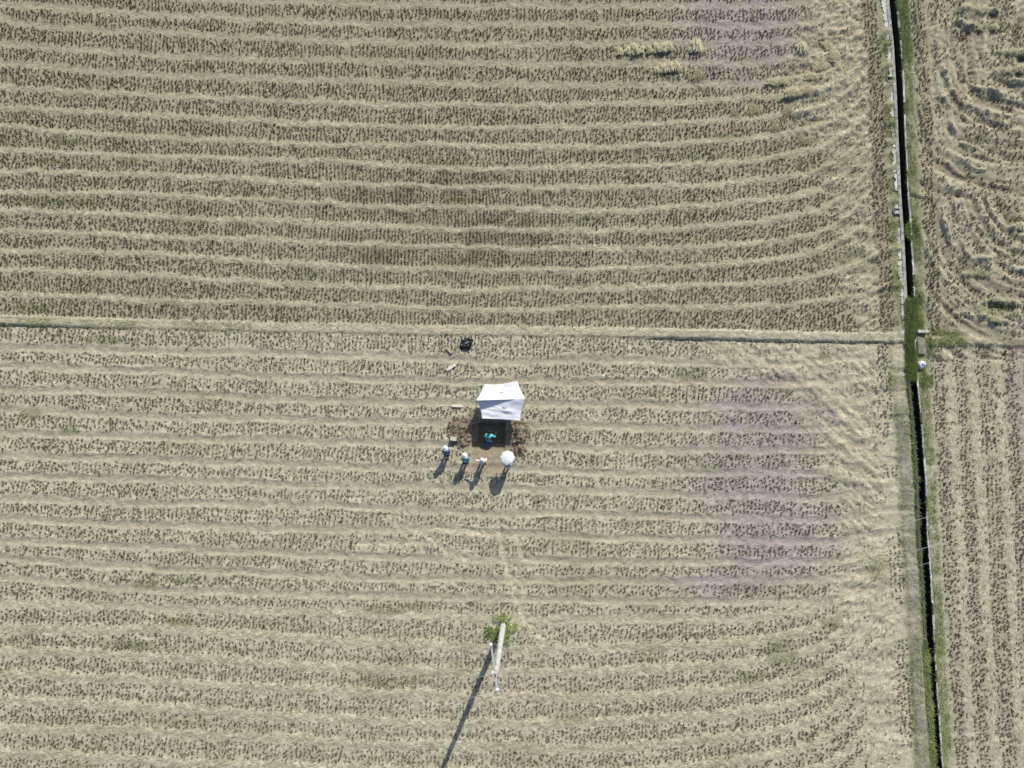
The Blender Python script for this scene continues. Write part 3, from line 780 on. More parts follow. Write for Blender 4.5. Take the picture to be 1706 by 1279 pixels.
def lumpy(name, loc, dims, mat, seed, amp=.35, nf=3.0, flat=True, res=28):
    """a crumpled closed heap resting on the ground"""
    vs, fs = [], []
    n, m = res, res // 2
    rs = random.Random(seed); o1, o2 = rs.uniform(0, 90), rs.uniform(0, 90)
    th = np.linspace(0, 2 * np.pi, n, endpoint=False)
    for i in range(m + 1):
        ph = math.pi / 2 * (1 - i / m)
        for k in range(n):
            cx_, cy_, cz_ = math.cos(th[k]) * math.cos(ph), math.sin(th[k]) * math.cos(ph), math.sin(ph)
            s = 1 + amp * (float(fbm(np.array([cx_ * nf + o1 + cz_ * 1.7]), np.array([cy_ * nf + o2 - cz_ * 1.3]), seed, 4)[0]) - .5) * 2
            s2 = 1 + amp * .9 * (float(vn(np.array([cx_ * nf * 3.1 + o2]), np.array([cy_ * nf * 3.1 + o1]), seed + 5)[0]) - .5)
            vs.append((cx_ * dims[0] * s, cy_ * dims[1] * s, cz_ * dims[2] * s * s2 - .03))
    for i in range(m):
        for k in range(n):
            fs.append((i * n + k, i * n + (k + 1) % n, (i + 1) * n + (k + 1) % n, (i + 1) * n + k))
    # order from rim (i=m is rim since ph=0)
    b = MB(); b.add(vs, [tuple(reversed(f)) for f in fs]); b.f.append(tuple(range(m * n, m * n + n)))
    o = b.build(name, mat, smooth=True)
    o.location = loc
    return o
o = lumpy('plastic_sack', G(1533, 608, .12), (.27, .25, .26), M['white_bag'], 5, .5, 3.5); tag(o, 'crumpled white plastic sack dumped on the ditch bank below the crossing', 'sack')
for i, (px, py, r_) in enumerate(((1492, 611, .07), (1503, 623, .08), (1496, 605, .05))):
    o = lumpy('pale_stone', G(px, py), (r_, r_ * .8, r_ * .7), M['pale_concrete'], 20 + i, .3, 2, res=12)
    tag(o, 'small pale stone lying on the weedy ground left of the crossing', 'stone', 'pale stones left of the crossing')

# ------------------------------------------------------------------ soil heaps with loose clods
def soil_heap(px, py, rx, ry, hgt, seed, label):
    c = G(px, py); c.z = 0.0
    rs = np.random.default_rng(seed)
    n = 74
    u = np.linspace(-1.25, 1.25, n)
    X, Y = np.meshgrid(u, u)
    rr = np.sqrt(X ** 2 + Y ** 2) + (fbm(X * 2.2 + seed, Y * 2.2, seed, 3) - .5) * 1.5
    z = np.clip(1.05 - rr, 0, 1) ** 1.1 * hgt
    cl = fbm(X * rx * 5, Y * ry * 5, seed + 3, 3)
    z = z + np.where(rr < 1.05, (np.abs(cl - .5) * 2) ** .7 * .11 - .03, 0) * sstep(0, .25, 1.1 - rr)
    gx_, gy_ = c.x + X * rx, c.y + Y * ry
    gzv = ground_z(gx_.ravel(), gy_.ravel()).reshape(X.shape)
    pit_edge = sstep(-.3, -.1, gzv)
    zz = np.where(rr < 1.1, np.maximum(gzv, -.2) + z * pit_edge + .012, gzv - .12)
    V = np.stack([X * rx, Y * ry, zz], -1).reshape(-1, 3)
    ii = np.arange(n * n).reshape(n, n)
    Q = np.stack([ii[:-1, :-1], ii[:-1, 1:], ii[1:, 1:], ii[1:, :-1]], -1).reshape(-1, 4)
    o = link_mesh('soil_heap', np_mesh('soil_heap', V, Q), M['soil'], smooth=False)
    o.location = (c.x, c.y, 0)
    tag(o, label, 'soil heap')
    b = MB()
    for i in range(120):
        a, q = rs.uniform(0, 6.28), rs.uniform(.1, 1.15) ** .8
        x, y = math.cos(a) * q * rx, math.sin(a) * q * ry
        k, l_ = int(np.clip((x / rx + 1.25) / 2.5 * (n - 1), 0, n - 1)), int(np.clip((y / ry + 1.25) / 2.5 * (n - 1), 0, n - 1))
        zz_ = max(zz[l_, k], gz1(c.x + x, c.y + y))
        if zz_ < -.2: continue
        s = .02 + .09 * rs.random() ** 2.5
        b.ball((x, y, zz_ + s * .3), s, 6, 4, (rs.uniform(.7, 1.4), rs.uniform(.7, 1.4), rs.uniform(.5, .9)))
    v_ = np.array(b.v); v_ += rs.normal(0, .012, v_.shape); b.v = [tuple(q) for q in v_]
    b.build('clods', M['soil'], o)['kind'] = 'stuff'
    return o
soil_heap(767, 718, .74, 1.02, .30, 3, 'brown dug soil heap left of the pit with a thin pole across it')
soil_heap(864, 727, .62, 1.10, .34, 9, 'dark brown dug soil heap on the right of the pit, above the umbrella')

# ------------------------------------------------------------------ the sunshade
def sunshade():
    base = G(834, 672)
    t = empty('sunshade_tent', (base.x, base.y, 0))
    tag(t, 'white two sided tarp sunshade pitched over the dug pit', 'tent')
    zr, ze = 1.98, 1.42
    wl, wr = P(793, 667, zr), P(875, 664, zr - .22)
    nw, ne = P(807, 640, ze - .1), P(862, 634, ze)
    sw, se = P(803, 697, ze), P(866, 701, ze - .06)
    off = Vector((base.x, base.y, 0))
    n = 40
    def grid(f0, name):
        def f(u, v):
            p = f0(u, v)
            e_ = math.sin(math.pi * u) * math.sin(math.pi * v)
            k_ = float(fbm(np.array([u * 3.1 + v * 1.3]), np.array([v * 6.0 - u * 2.0]), 701, 3)[0]) - .5
            p.z += .16 * k_ * (.25 + e_) + .012 * math.sin((u * 9 + v * 3) * 2.2) * v * (1 - u)
            return p
        vs = [f(i / (n - 1), j / (n - 1)) - off for j in range(n) for i in range(n)]
        fs = [(j * n + i, j * n + i + 1, (j + 1) * n + i + 1, (j + 1) * n + i) for j in range(n - 1) for i in range(n - 1)]
        b = MB(); b.add(vs, fs)
        o = b.build(name, M['cloth'], t, smooth=True)
        s = o.modifiers.new('thick', 'SOLIDIFY'); s.thickness = .006; s.offset = 0
        return f
    def ridge(u): return wl.lerp(wr, u) + Vector((0, 0, -.10 * math.sin(math.pi * u) * u))
    def north(u, v):
        e = nw.lerp(ne, u) + Vector((0, -.10 * math.sin(math.pi * u), -.05 * math.sin(math.pi * u)))
        p = ridge(u).lerp(e, v)
        p.z += -.10 * math.sin(math.pi * v) * math.sin(math.pi * u) - .07 * math.sin(math.pi * v) * (u ** 2)
        # sides pull in a little
        p.x += (.5 - u) * .10 * math.sin(math.pi * v)
        return p
    def south(u, v):
        e = sw.lerp(se, u) + Vector((0, .03 * math.sin(math.pi * u), .0))
        p = ridge(u).lerp(e, v)
        r0 = ridge(u)
        # the lower sheet hangs below the upper one on the left and meets it on the right
        k = max(0.0, 1 - u / .80)
        p.z -= .50 * k * (1 - v) ** .8
        p.y += .16 * k * (1 - v)
        # the lower right corner twists down towards its peg
        q = max(0.0, (u - .62) / .38)
        p.z -= .13 * math.sin(math.pi * v) * q
        p.x += (.5 - u) * .12 * math.sin(math.pi * v)
        return p
    north_f = grid(north, 'canopy_panel'); south_f = grid(south, 'canopy_panel')
    for pt, f, u, v in ((0, north_f, .5, .42), (0, south_f, .58, .40)):
        b = MB()
        vs = [f(u + du, v + dv) - off + Vector((0, 0, .012)) for dv in (0, .06) for du in (-.05, .05)]
        b.add(vs, [(0, 1, 3, 2)])
        o = b.build('emblem', M['emblem'], t)
        s = o.modifiers.new('thick', 'SOLIDIFY'); s.thickness = .003
    for c in (wl, wr, nw, ne, sw, se):
        b = MB()
        g = Vector((c.x + (c.x - base.x) * .04, c.y + (c.y - base.y) * .04, 0))
        g.z = gz1(g.x, g.y) - .05
        b.tube([g - off, c - off + Vector((0, 0, .03))], .016, 8)
        b.build('pole', M['tent_pole'], t, smooth=True)
    for c, dx, dy in ((wl, -.9, .15), (wr, .9, .15), (nw, -.5, .8), (ne, .5, .8)):
        b = MB(); e = Vector((c.x + dx, c.y + dy, 0)); e.z = gz1(e.x, e.y)
        b.tube([c - off, e - off], .004, 5)
        b.build('guy_rope', M['wire'], t)
sunshade()

# ------------------------------------------------------------------ loose things round the dig
def board(name, a, b_, w_, th, mat, label, cat, dz=.05):
    pa, pb = G(*a), G(*b_)
    d = pb - pa; ln = d.length
    ang = math.atan2(d.y, d.x)
    o = MB(); o.box((0, 0, th / 2), (ln, w_, th)); o.box((ln * .3, 0, th + .012), (w_ * .5, w_ * .96, .024)); o.box((-ln * .3, 0, th + .012), (w_ * .5, w_ * .96, .024))
    ob = o.build(name, mat, bevel=.006)
    ob.location = (pa + pb) / 2 + Vector((0, 0, dz)); ob.rotation_euler = (0, -math.asin(max(-1, min(1, d.z / ln))), ang)
    return tag(ob, label, cat)
board('wooden_board', (743.5, 579), (753, 589), .15, .10, M['wood'], 'short brown wooden board left of the black bundle', 'board')
board('wooden_board', (744.5, 617), (758.5, 607.5), .19, .06, M['pale_wood'], 'pale wooden board lying aslant between the black bundle and the tent', 'board')
board('wooden_board', (752.5, 676), (770, 676.5), .17, .07, M['pale_wood'], 'pinkish white board lying level with the tent, above the left soil heap', 'board')
b = MB(); pa, pb = G(767, 713, .36), G(801, 702, .55)
b.tube([pa + (pa - pb) * .05, (pa + pb) / 2 + Vector((0, 0, .02)), pb], [.028, .025, .02], 8)
tag(b.build('wooden_pole', M['wood'], smooth=True), 'thin wooden pole leaning from the left soil heap towards the tent', 'pole')
p = G(756, 731, .10)
t = empty('storage_box', p, R(-8)); tag(t, 'pale lidded box standing at the lower left of the left soil heap', 'box')
b = MB(); b.box((0, 0, .12), (.38, .24, .24), taper=1.06); b.build('box_body', M['box'], t, bevel=.015)
b = MB(); b.box((0, 0, .265), (.42, .28, .04)); b.build('lid', M['box'], t, bevel=.012)

t = empty('plastic_bundle', G(777, 573)); tag(t, 'crumpled black plastic bundle lying on the stubble above the tent', 'bundle')
o = lumpy('sheet', (0, 0, 0), (.42, .36, .30), M['black_plastic'], 44, .55, 3.2, res=36); o.parent = t
o = lumpy('loose_fold', (.22, .22, .02), (.26, .16, .14), M['black_plastic'], 47, .5, 3.0); o.parent = t
o = lumpy('grey_highlight', (-.02, .03, .19), (.20, .06, .10), plain('highlight_grey', (.34, .36, .36), .5, .15), 49, .4, 2.5); o.parent = t; o.rotation_euler = (0, 0, R(28))  # grey lump paints in the highlights on the black plastic

# ------------------------------------------------------------------ straw bundles
def sheaf_mesh(seed, ln, wd, ht, tone0, n=260):
    rs = np.random.default_rng(seed)
    s = rs.uniform(-1, 1, n)
    yaw = R(90) + rs.normal(0, .25, n) + s * .35 + np.where(rs.random(n) < .5, np.pi, 0)
    b = np.stack([s * wd * .5, rs.normal(0, ln * .08, n), rs.uniform(.02, 1, n) ** .7 * ht * np.sqrt(np.clip(1 - s ** 2 * .8, 0, 1))], -1)
    v, f, t = blades(b, yaw, np.pi / 2 + rs.normal(.25, .22, n), rs.uniform(.35, .62, n) * ln, rs.uniform(.02, .045, n), np.clip(tone0 + rs.normal(0, .16, n), 0, 1), tip=.7)
    v[:, 2] = np.maximum(v[:, 2], .005)
    # a solid heart so the bundle is closed
    m, k = 16, 8
    th = np.linspace(0, 2 * np.pi, m, endpoint=False)
    hv = []
    for i in range(k):
        ph = math.pi / 2 * i / (k - 1)
        for q in th:
            hv.append((math.cos(q) * math.cos(ph) * wd * .46 * rs.uniform(.9, 1.1), math.sin(q) * math.cos(ph) * ln * .36 * rs.uniform(.85, 1.1), math.sin(ph) * ht * .86 * rs.uniform(.85, 1.1)))
    hf = [(i * m + j, i * m + (j + 1) % m, (i + 1) * m + (j + 1) % m, (i + 1) * m + j) for i in range(k - 1) for j in range(m)]
    nv = len(v)
    return np_mesh('straw_bundle', np.concatenate([v, np.array(hv)]), np.concatenate([f, np.array(hf) + nv]), {'tone': np.concatenate([t, np.full(len(hv), tone0 * .7)])})
SH = {'straw': [sheaf_mesh(60 + i, .60, .40, .40, .72) for i in range(3)], 'green': [sheaf_mesh(70 + i, .85, .78, .46, .82, 380) for i in range(2)],
      'brown': [sheaf_mesh(80 + i, .8, .8, .20, .22, 300) for i in range(2)], 'swath': [sheaf_mesh(90 + i, .62, 1.1, .26, .55, 380) for i in range(3)]}
for l_ in SH.values():
    for m_ in l_: m_.materials.append(M['sheaf'])
def sheaf(kind, i, px, py, rz, sc, label, group=None):
    o = bpy.data.objects.new('straw_bundle', SH[kind][i % len(SH[kind])])
    C.objects.link(o)
    o.location = G(px, py, -.01); o.rotation_euler = (0, 0, R(rz)); o.scale = (sc, sc, sc)
    tag(o, label, 'straw bundle', group)
sheaf('green', 0, 1032, 87, 4, .62, 'greenish straw bundle at the left end of the long row of bundles', 'straw bundles in the long row')
for i, (px, py) in enumerate(((1045, 85), (1057, 85), (1069, 84), (1081, 84), (1093, 82), (1105, 81), (1114, 80))):
    sheaf('straw', i, px, py, random.uniform(-25, 25), random.uniform(.85, 1.2), 'small pale straw bundle standing in the long row of bundles', 'straw bundles in the long row')
sheaf('green', 0, 1158, 79, 0, 1.05, 'large pale green straw bundle alone at the right of the long row')
sheaf('green', 1, 1094, 117, 5, .55, 'greenish straw bundle at the left of the short row below the long one', 'straw bundles in the short row')
for i, (px, py) in enumerate(((1105, 116), (1115, 114), (1126, 113))):
    sheaf('straw', i + 1, px, py, random.uniform(-12, 12), .95 + .08 * i, 'small pale straw bundle in the short row below the long one', 'straw bundles in the short row')
sheaf('brown', 0, 1163, 126, 10, 1.0, 'flat brown straw heap below the large pale green bundle')
sheaf('green', 1, 1335, 82, 8, .95, 'pale green straw bundle standing alone near the ditch side of the lilac patch')
for px, py, k in ((1286, 138, .95), (1301, 136, 1.05), (1315, 132, .85)):
    sheaf('swath', int(k * 10), px, py, random.uniform(-20, 10), k * .8, 'thick straw heap with dark shaded foot, below the lone pale green bundle', 'thick straw heaps below the lone green bundle')
for i, (px, py, rz, k) in enumerate(((1318, 157, 10, .9), (1340, 152, 25, .8))):
    sheaf('swath', i, px, py, rz, k, 'yellowish straw heap on the headland just below the thick dark footed heaps', 'yellowish straw heaps')
sheaf('brown', 1, 1256, 184, 0, 1.0, 'flat brown straw heap at the end of the stubble, left of the headland straw')
sheaf('brown', 0, 1222, 188, 20, .8, 'smaller flat brown straw heap left of another brown heap')
for i, (px, py, rz) in enumerate(((1290, 212, 6), (1312, 184, -8), (1334, 233, 15))):
    sheaf('brown', i, px, py, rz, .85, ('dull straw heap lying where the curved lanes end', 'pale brown straw heap below the yellowish ones', 'dark brown straw heap standing lowest on the headland')[i])
for i, (px, py, rz, k) in enumerate(((1380, 78, -50, 1.0), (1366, 110, 20, 1.1), (1386, 96, 75, .9), (1350, 128, 8, .8))):
    sheaf('swath', i, px, py, rz, k, 'long fold of loose straw dropped by the turning combine on the upper headland', 'loose folds of straw on the upper headland')
for i, (px, py, rz, k) in enumerate(((1632, 47, -4, 1.0), (1655, 47, 5, .8), (1684, 88, 0, .9), (1702, 90, 3, 1.0), (1676, 120, 0, .8), (1697, 119, 4, 1.0), (1655, 533, -8, .9), (1693, 520, -18, .9), (1655, 500, 2, .8), (1698, 378, -3, 1.0))):
    sheaf('green' if i % 2 else 'swath', i, px, py, rz, k * .62, 'greenish straw swath lying in the rutted field right of the upper ditch', 'greenish swaths in the rutted field')

# ------------------------------------------------------------------ utility pole and its wires
ZT = 10.3
pb = P(838, 1042); pt = P(826.5, 1119, ZT)
def utility_pole():
    t = empty('utility_pole', pb); tag(t, 'round grey concrete utility pole with one crossarm, rising from green weeds', 'utility pole')
    b = MB()
    ax_ = pt - pb
    b.tube([pb + ax_ * k - pb for k in (-.01, .25, .5, .75, 1.0)], [.195, .178, .158, .137, .115], 20)
    b.build('pole_shaft', M['pole'], t, smooth=False).data.polygons.foreach_set('use_smooth', [False] * len(b.f))
    for k in (.62, .80, .93):
        b = MB(); c = ax_ * k; r_ = .195 - .08 * k + .012
        b.tube([c - ax_ * .006, c + ax_ * .006], r_, 18); b.build('band', M['steel'], t)
    z0 = ZT * .972
    a, e = P(817.5, 1070, z0) - pb, P(829, 1150, z0) - pb
    d = (e - a).normalized(); rot = Matrix.Rotation(math.atan2(d.y, d.x), 3, 'Z')
    m = (a + e) / 2
    side = Vector((-d.y, d.x, 0)); pole_at = ax_ * .972
    b = MB(); b.box(m, ((e - a).length, .09, .09), rot); b.build('crossarm', M['steel'], t, bevel=.008)
    ends = []
    for q in (a + d * .08, P(821.5, 1119, z0) - pb, e - d * .08):
        ins = MB(); base = q.copy()
        on_arm = (q - m).dot(side)
        ins.tube([base, base + Vector((0, 0, .10))], .022, 8)
        ins.tube([base + Vector((0, 0, zz)) for zz in (.08, .11, .14, .17, .20, .23, .26)], [.05, .085, .06, .085, .06, .075, .04], 12)
        o = ins.build('insulator', M['porcelain'], t, smooth=False)
        ends.append(pb + base + Vector((0, 0, .27)))
    q = P(821.5, 1119, z0) - pb
    b = MB(); b.tube([pole_at, q], .03, 8); b.build('bracket', M['steel'], t)
    b = MB(); b.tube([m + d * .75 - Vector((0, 0, .03)), ax_ * .90], .02, 6); b.tube([m - d * .75 - Vector((0, 0, .03)), ax_ * .90], .02, 6); b.build('brace', M['steel'], t)
    for k in range(12):
        c = ax_ * (.30 + k * .05); s = 1 if k % 2 else -1
        b = MB(); b.tube([c, c + Vector((.24 * s, .05, 0))], .009, 6)
        b.build('step_bolt', M['steel'], t)
    return ends
ends = utility_pole()
far_pts = [P(1540, 866, ZT), P(1544, 915.5, ZT), P(1545, 942.5, ZT)]
for i, (e, f) in enumerate(zip(ends, far_pts)):
    d = Vector((f.x - e.x, f.y - e.y, 0)).normalized()
    b = MB(); pts = []
    for k in range(-24, 37):
        s = k / 36 if k >= 0 else k / 24
        L_ = 62.0 * (k / 36) if k >= 0 else 50.0 * (k / 24)
        T_ = 62.0 if k >= 0 else 50.0
        sag = -.45 * 4 * abs(s) * (1 - abs(s))
        pts.append(e + d * L_ + Vector((0, 0, sag)))
    b.tube(pts, .0055, 6)
    o = b.build('overhead_wire', M['wire'], smooth=True)
    tag(o, ('thin overhead wire from the upper end of the crossarm, crossing the ditch highest', 'thin overhead wire from the middle insulator beside the pole top', 'thin overhead wire from the lower end of the crossarm, crossing the ditch lowest')[i], 'wire', 'wires on the utility pole')

# weeds round the pole foot: stems with leaves
def weed_clump(px, py, rx, ry, n, label, seed):
    rs = np.random.default_rng(seed)
    c = G(px, py)
    a = rs.uniform(0, 6.283, n); q = np.sqrt(rs.uniform(0, 1, n))
    x, y = c.x + np.cos(a) * q * rx, c.y + np.sin(a) * q * ry
    k = fbm(x / .35, y / .35, seed, 2) + q * -.12 > .42
    x, y, q = x[k], y[k], q[k]; n = len(x)
    gzz = ground_z(x, y)
    V, Fi, T = [], [], []; bi = 0
    for j in range(6):
        hh = rs.uniform(.02, .42, n) * (1.15 - q * .6)
        b = np.stack([x - c.x + rs.normal(0, .05, n), y - c.y + rs.normal(0, .05, n), gzz - c.z + hh], -1)
        v, f, t = blades(b, rs.uniform(0, 6.283, n), rs.uniform(.7, 1.6, n), rs.uniform(.06, .17, n), rs.uniform(.03, .065, n), np.clip(rs.uniform(.2, .95, n) + (x - c.x) * .25 + (hh - .2) * .5, 0, 1), tip=.35)
        V.append(v); Fi.append(f + bi); T.append(t); bi += len(v)
    v, f, t = blades(np.stack([x - c.x, y - c.y, gzz - c.z], -1), rs.uniform(0, 6.283, n), rs.uniform(0, .4, n), rs.uniform(.15, .42, n), np.full(n, .012), np.full(n, .15))
    V.append(v); Fi.append(f + bi); T.append(t)
    o = link_mesh('weed_clump', np_mesh('weed_clump', np.concatenate(V), np.concatenate(Fi), {'tone': np.concatenate(T)}), M['weed'], smooth=False)
    o.location = c
    tag(o, label, 'weeds')
weed_clump(836, 1047, 1.05, 1.0, 300, 'round patch of leafy green weeds around the foot of the utility pole', 5)

# ------------------------------------------------------------------ people
def bake(o):
    dg = bpy.context.evaluated_depsgraph_get()
    dg.update()
    nm = bpy.data.meshes.new_from_object(o.evaluated_get(dg))
    o.modifiers.clear()
    o.data = nm
    nm.polygons.foreach_set('use_smooth', np.ones(len(nm.polygons), dtype=bool))
def skin(name, nodes, edges, mat, parent, root, levels=1):
    """nodes: key -> (Vector, radius)"""
    keys = list(nodes)
    me = bpy.data.meshes.new(name)
    me.from_pydata([tuple(nodes[k][0]) for k in keys], [(keys.index(a), keys.index(b)) for a, b in edges], [])
    o = bpy.data.objects.new(name, me)
    C.objects.link(o)
    o.modifiers.new('skin', 'SKIN')
    for i, k in enumerate(keys):
        r_ = nodes[k][1]
        sv = me.skin_vertices[0].data[i]
        sv.radius = r_ if isinstance(r_, tuple) else (r_, r_)
        sv.use_root = (k == root)
    sd = o.modifiers.new('sub', 'SUBSURF'); sd.levels = levels; sd.render_levels = levels
    bake(o)
    o.data.materials.clear(); o.data.materials.append(mat)
    o.parent = parent
    return o
def person(loc, face, label, lean=0.0, crouch=0.0, arms=None, shirt=(.5, .5, .5), trousers=(.1, .1, .15), hat=None, sleeve=1.0, scale=1.0, hair_long=False, group=None):
    """face: heading in degrees (0 = up the picture). arms: per side elbow and hand offset from the shoulder, in body axes (out, fwd, up)"""
    t = empty('person', loc, R(face)); t.scale = (scale,) * 3
    tag(t, label, 'person', group)
    hipz = .90 - crouch * .42
    hip = Vector((0, -.05 - crouch * .12 - math.sin(lean) * .12, hipz))
    up = Vector((0, math.sin(lean), math.cos(lean))); fw = Vector((0, math.cos(lean), -math.sin(lean)))
    X = Vector((1, 0, 0))
    chest, neck = hip + up * .30, hip + up * .54
    hl = lean * .55
    hup = Vector((0, math.sin(hl + .12), math.cos(hl + .12))); hfw = Vector((0, hup.z, -hup.y))
    skull = neck + hup * .17 + hfw * .02
    N, E = {}, []
    def add(k, p, r_, par=None):
        N[k] = (p, r_)
        if par: E.append((par, k))
    add('pelvis', hip, .125)
    add('waist', hip + up * .16, .115, 'pelvis'); add('chest', chest + up * .05, .132, 'waist'); add('collar', hip + up * .47, .095, 'chest'); add('neck', neck, .055, 'collar')
    add('jaw', neck + hup * .085 + hfw * .02, .072, 'neck'); add('skull', skull + hup * .02, .098, 'jaw'); add('crown', skull + hup * .085, .07, 'skull')
    add('nose', skull - hup * .02 + hfw * .115, .016, 'skull')
    for s in (-1, 1): add('ear%d' % s, skull + X * s * .10 - hfw * .01 - hup * .01, .018, 'skull')
    hands = {}
    for s in (-1, 1):
        n_ = str(s)
        kneef = .02 + crouch * .33
        add('hipj' + n_, hip + X * s * .095 - up * .05, .10, 'pelvis')
        foot = Vector((s * .13, .0, .06)); knee = Vector((s * (.11 + .08 * crouch), kneef, .48 - crouch * .10))
        add('thigh' + n_, hip.lerp(knee, .5) + X * s * .05, .082, 'hipj' + n_)
        add('knee' + n_, knee, .062, 'thigh' + n_); add('calf' + n_, knee.lerp(foot, .4) - Vector((0, .015, 0)), .058, 'knee' + n_); add('ankle' + n_, foot + Vector((0, -.02, .03)), .042, 'calf' + n_)
        add('ball' + n_, Vector((s * .14, .12, .035)), .04, 'ankle' + n_); add('toe' + n_, Vector((s * .145, .19, .03)), .03, 'ball' + n_)
        sh = hip + up * .45 + X * s * .175
        add('shoulder' + n_, sh, .065, 'collar')
        (eo, ho) = arms[s]
        def bx(o_): return X * (o_[0] * s) + fw * o_[1] + up * o_[2]
        el, ha = sh + bx(eo), sh + bx(ho)
        add('upper' + n_, sh.lerp(el, .5), .052, 'shoulder' + n_); add('elbow' + n_, el, .042, 'upper' + n_); add('fore' + n_, el.lerp(ha, .4), .042, 'elbow' + n_); add('wrist' + n_, ha, .028, 'fore' + n_)
        hd_ = (ha - el).normalized(); sd_ = hd_.cross(Vector((0, 0, 1)) if abs(hd_.z) < .8 else Vector((0, 1, 0))).normalized(); nr = sd_.cross(hd_)
        palm = ha + hd_ * .06
        add('palm' + n_, palm, (.032, .022), 'wrist' + n_)
        for q, (sx_, l_) in enumerate(((-.030, .065), (-.010, .078), (.010, .072), (.030, .056))):
            k1, k2 = 'f%d%s' % (q, n_), 'g%d%s' % (q, n_)
            add(k1, palm + hd_ * (.03 + l_ * .45) + sd_ * sx_, .009, 'palm' + n_); add(k2, palm + hd_ * (.03 + l_ * .8) + sd_ * sx_ * 1.1 - nr * .025, .0075, k1)
        add('th' + n_, palm - hd_ * .01 + sd_ * .045, .011, 'palm' + n_); add('tt' + n_, palm + hd_ * .035 + sd_ * .06 - nr * .01, .009, 'th' + n_)
        hands[s] = palm
    skin('body', N, E, M['skin'], t, 'pelvis')
    def sub(keys, grow):
        nn = {k: (N[k][0], tuple(c + grow for c in N[k][1]) if isinstance(N[k][1], tuple) else N[k][1] + grow) for k in keys}
        return nn, [e for e in E if e[0] in nn and e[1] in nn]
    ks = ['pelvis', 'waist', 'chest', 'collar']
    for s in ('-1', '1'): ks += ['shoulder' + s, 'upper' + s, 'elbow' + s] + (['fore' + s] if sleeve > .6 else [])
    nn, ee = sub(ks, .03)
    for k_ in ('pelvis', 'waist', 'chest', 'collar'): nn[k_] = (nn[k_][0], tuple(c + .028 for c in nn[k_][1]) if isinstance(nn[k_][1], tuple) else nn[k_][1] + .028)
    skin('shirt', nn, ee, plain('shirt_cloth', shirt, .85, .08, 9), t, 'pelvis')
    ks = ['pelvis']
    for s in ('-1', '1'): ks += ['hipj' + s, 'thigh' + s, 'knee' + s, 'calf' + s, 'ankle' + s]
    nn, ee = sub(ks, .022)
    skin('trousers', nn, ee, plain('trouser_cloth', trousers, .85, .1, 9), t, 'pelvis')
    for s in (-1, 1):
        b = MB(); b.ball((s * .14, .07, .04), .075, 12, 8, (.62, 1.75, .62)); b.build('shoe', M['black_plastic'], t, smooth=True)
    rot = Matrix((X, hfw, hup)).transposed()
    b = MB(); b.ball((0, 0, 0), .112, 16, 10, (.92, 1.0, 1.0)); 
    b.v = [v for v in b.v]
    o = b.build('hair', M['hair'], t, smooth=True); o.location = skull + hup * .035 - hfw * .03; o.rotation_euler = rot.to_euler()
    for s in (-1, 1):
        b = MB(); b.ball(skull + X * s * .035 + hfw * .088 + hup * .0, .012, 8, 6); b.build('eye', M['black_plastic'], t, smooth=True)
    if hat:
        col, brim = hat
        b = MB(); n = 22
        prof = [(.0, .155), (.05, .15), (.095, .125), (.115, .075), (.12, .045), (.14, .038), (brim, .015), (brim, .008), (.115, .03)]
        vs, fs = [], []
        for (r_, z_) in prof:
            for k in range(n):
                a = 2 * math.pi * k / n
                vs.append(rot @ Vector((r_ * math.cos(a), r_ * 1.08 * math.sin(a), z_)) + skull + hup * .02)
        for i in range(len(prof) - 1):
            for k in range(n): fs.append((i * n + k, (i + 1) * n + k, (i + 1) * n + (k + 1) % n, i * n + (k + 1) % n))
        b.add(vs, fs)
        b.build('hat', plain('hat_cloth', col, .85, .06, 9), t, smooth=True)
    return t, hands
front = {s: ((.05, .08, -.26), (-.08, .26, -.36)) for s in (-1, 1)}
person(G(746, 754), 8, 'person in a pale blue hat and slate blue top, leftmost of the four onlookers', lean=R(30), arms=front, shirt=(.16, .20, .32), trousers=(.075, .06, .11), hat=((.62, .76, .80), .19))
person(G(777, 766), 4, 'person in a white hat and light blue shirt, bending towards the pit', lean=R(32), arms=front, shirt=(.20, .46, .60), trousers=(.05, .07, .09), hat=((.82, .82, .80), .18))
person(G(805, 768), 6, 'person in a pinkish white top with one arm stretched out, in front of the pit', lean=R(6),
       arms={-1: ((.22, .10, -.10), (.36, .26, .02)), 1: ((.10, .12, -.22), (.0, .34, -.16))}, shirt=(.80, .70, .70), trousers=(.10, .10, .12), hat=((.80, .72, .70), .15))
uma = {1: ((.04, .10, -.24), (-.04, .30, -.14)), -1: ((.06, .10, -.24), (-.02, .28, -.22))}
up_, uh = person(G(846, 775), 2, 'person in a pale blue shirt under the white umbrella', lean=R(4), arms=uma, shirt=(.55, .64, .80), trousers=(.42, .46, .55), hat=None, scale=.96)
pit_loc = G(815, 729)
pit_loc.z = -.48
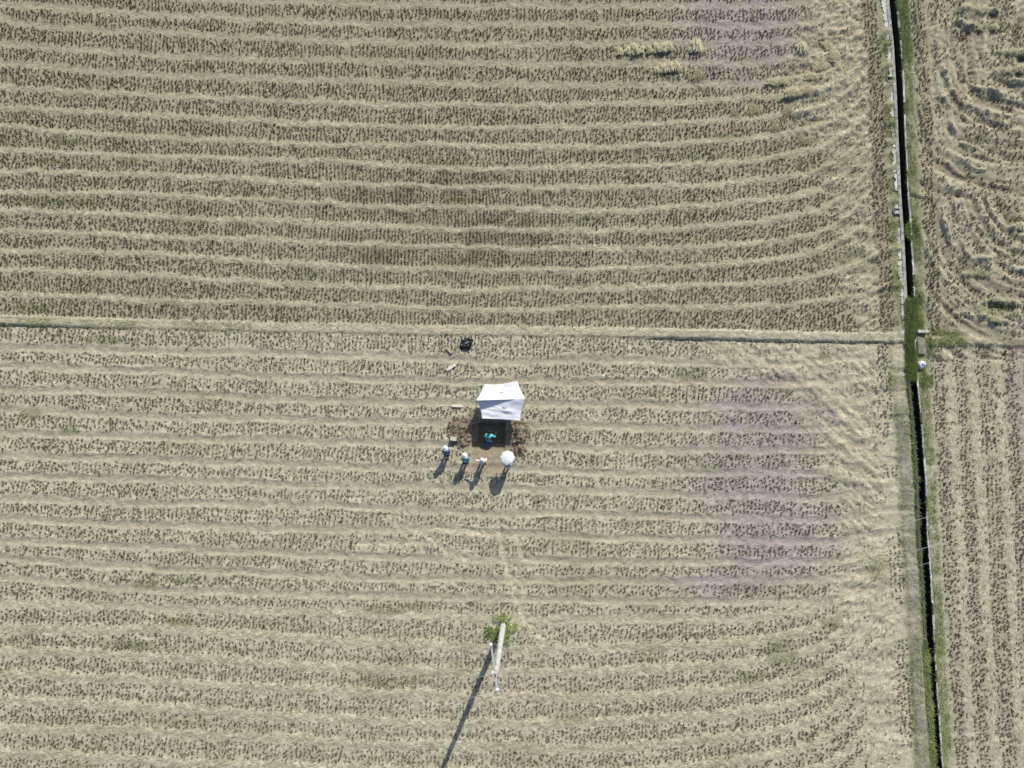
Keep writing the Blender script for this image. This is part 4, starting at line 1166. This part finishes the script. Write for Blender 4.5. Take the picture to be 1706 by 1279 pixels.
person(pit_loc, -6, scale=1.12, label= 'person in a teal shirt and blue jeans stooping inside the shaded pit', lean=R(50), crouch=.6,
       arms={-1: ((.10, .04, -.20), (.02, .26, -.20)), 1: ((.16, .04, -.14), (.20, .24, -.02))}, shirt=(.12, .60, .60), trousers=(.03, .07, .22), hat=None)

# umbrella, held by the person on the right
def umbrella(hand, top_px, label):
    top = P(*top_px)
    t = empty('umbrella', hand); tag(t, label, 'umbrella')
    ax_ = (top - hand); L_ = ax_.length
    q = ax_.to_track_quat('Z', 'Y').to_matrix()
    n, rings, rad = 8, 7, .52
    vs, fs = [], []
    sub_ = 6
    m = n * sub_
    for i in range(rings + 1):
        s = i / rings
        for k in range(m):
            a = 2 * math.pi * k / m
            w_ = (k % sub_) / sub_; sc = 1 - .07 * math.sin(math.pi * w_) * s
            r_ = rad * math.sin(s * 1.15) / math.sin(1.15) * sc
            z_ = L_ - .19 * (s ** 2) - .02 * math.sin(math.pi * w_) * s
            vs.append(q @ Vector((r_ * math.cos(a), r_ * math.sin(a), z_)))
    for i in range(rings):
        for k in range(m): fs.append((i * m + k, (i + 1) * m + k, (i + 1) * m + (k + 1) % m, i * m + (k + 1) % m))
    b = MB(); b.add(vs, fs); o = b.build('canopy', M['umbrella'], t, smooth=True)
    s = o.modifiers.new('thick', 'SOLIDIFY'); s.thickness = .003
    b = MB(); b.tube([q @ Vector((0, 0, -.12)), q @ Vector((0, 0, L_ + .05))], .007, 8); b.build('shaft', M['tent_pole'], t, smooth=True)
    b = MB(); b.tube([q @ Vector((0, 0, -.16)), q @ Vector((0, 0, -.02))], .016, 8); b.build('handle', M['black_plastic'], t, smooth=True)
    for k in range(n):
        a = 2 * math.pi * k / n
        b = MB(); b.tube([q @ Vector((rad * math.sin(s * 1.15) / math.sin(1.15) * math.cos(a), rad * math.sin(s * 1.15) / math.sin(1.15) * math.sin(a), L_ - .19 * s * s - .012)) for s in (0.05, .4, .7, .98)], .004, 5)
        b.build('rib', M['tent_pole'], t)
bpy.context.view_layer.update()
umbrella(up_.matrix_world @ uh[1], (843.5, 761.5, 1.88), 'open white umbrella held over the rightmost onlooker')
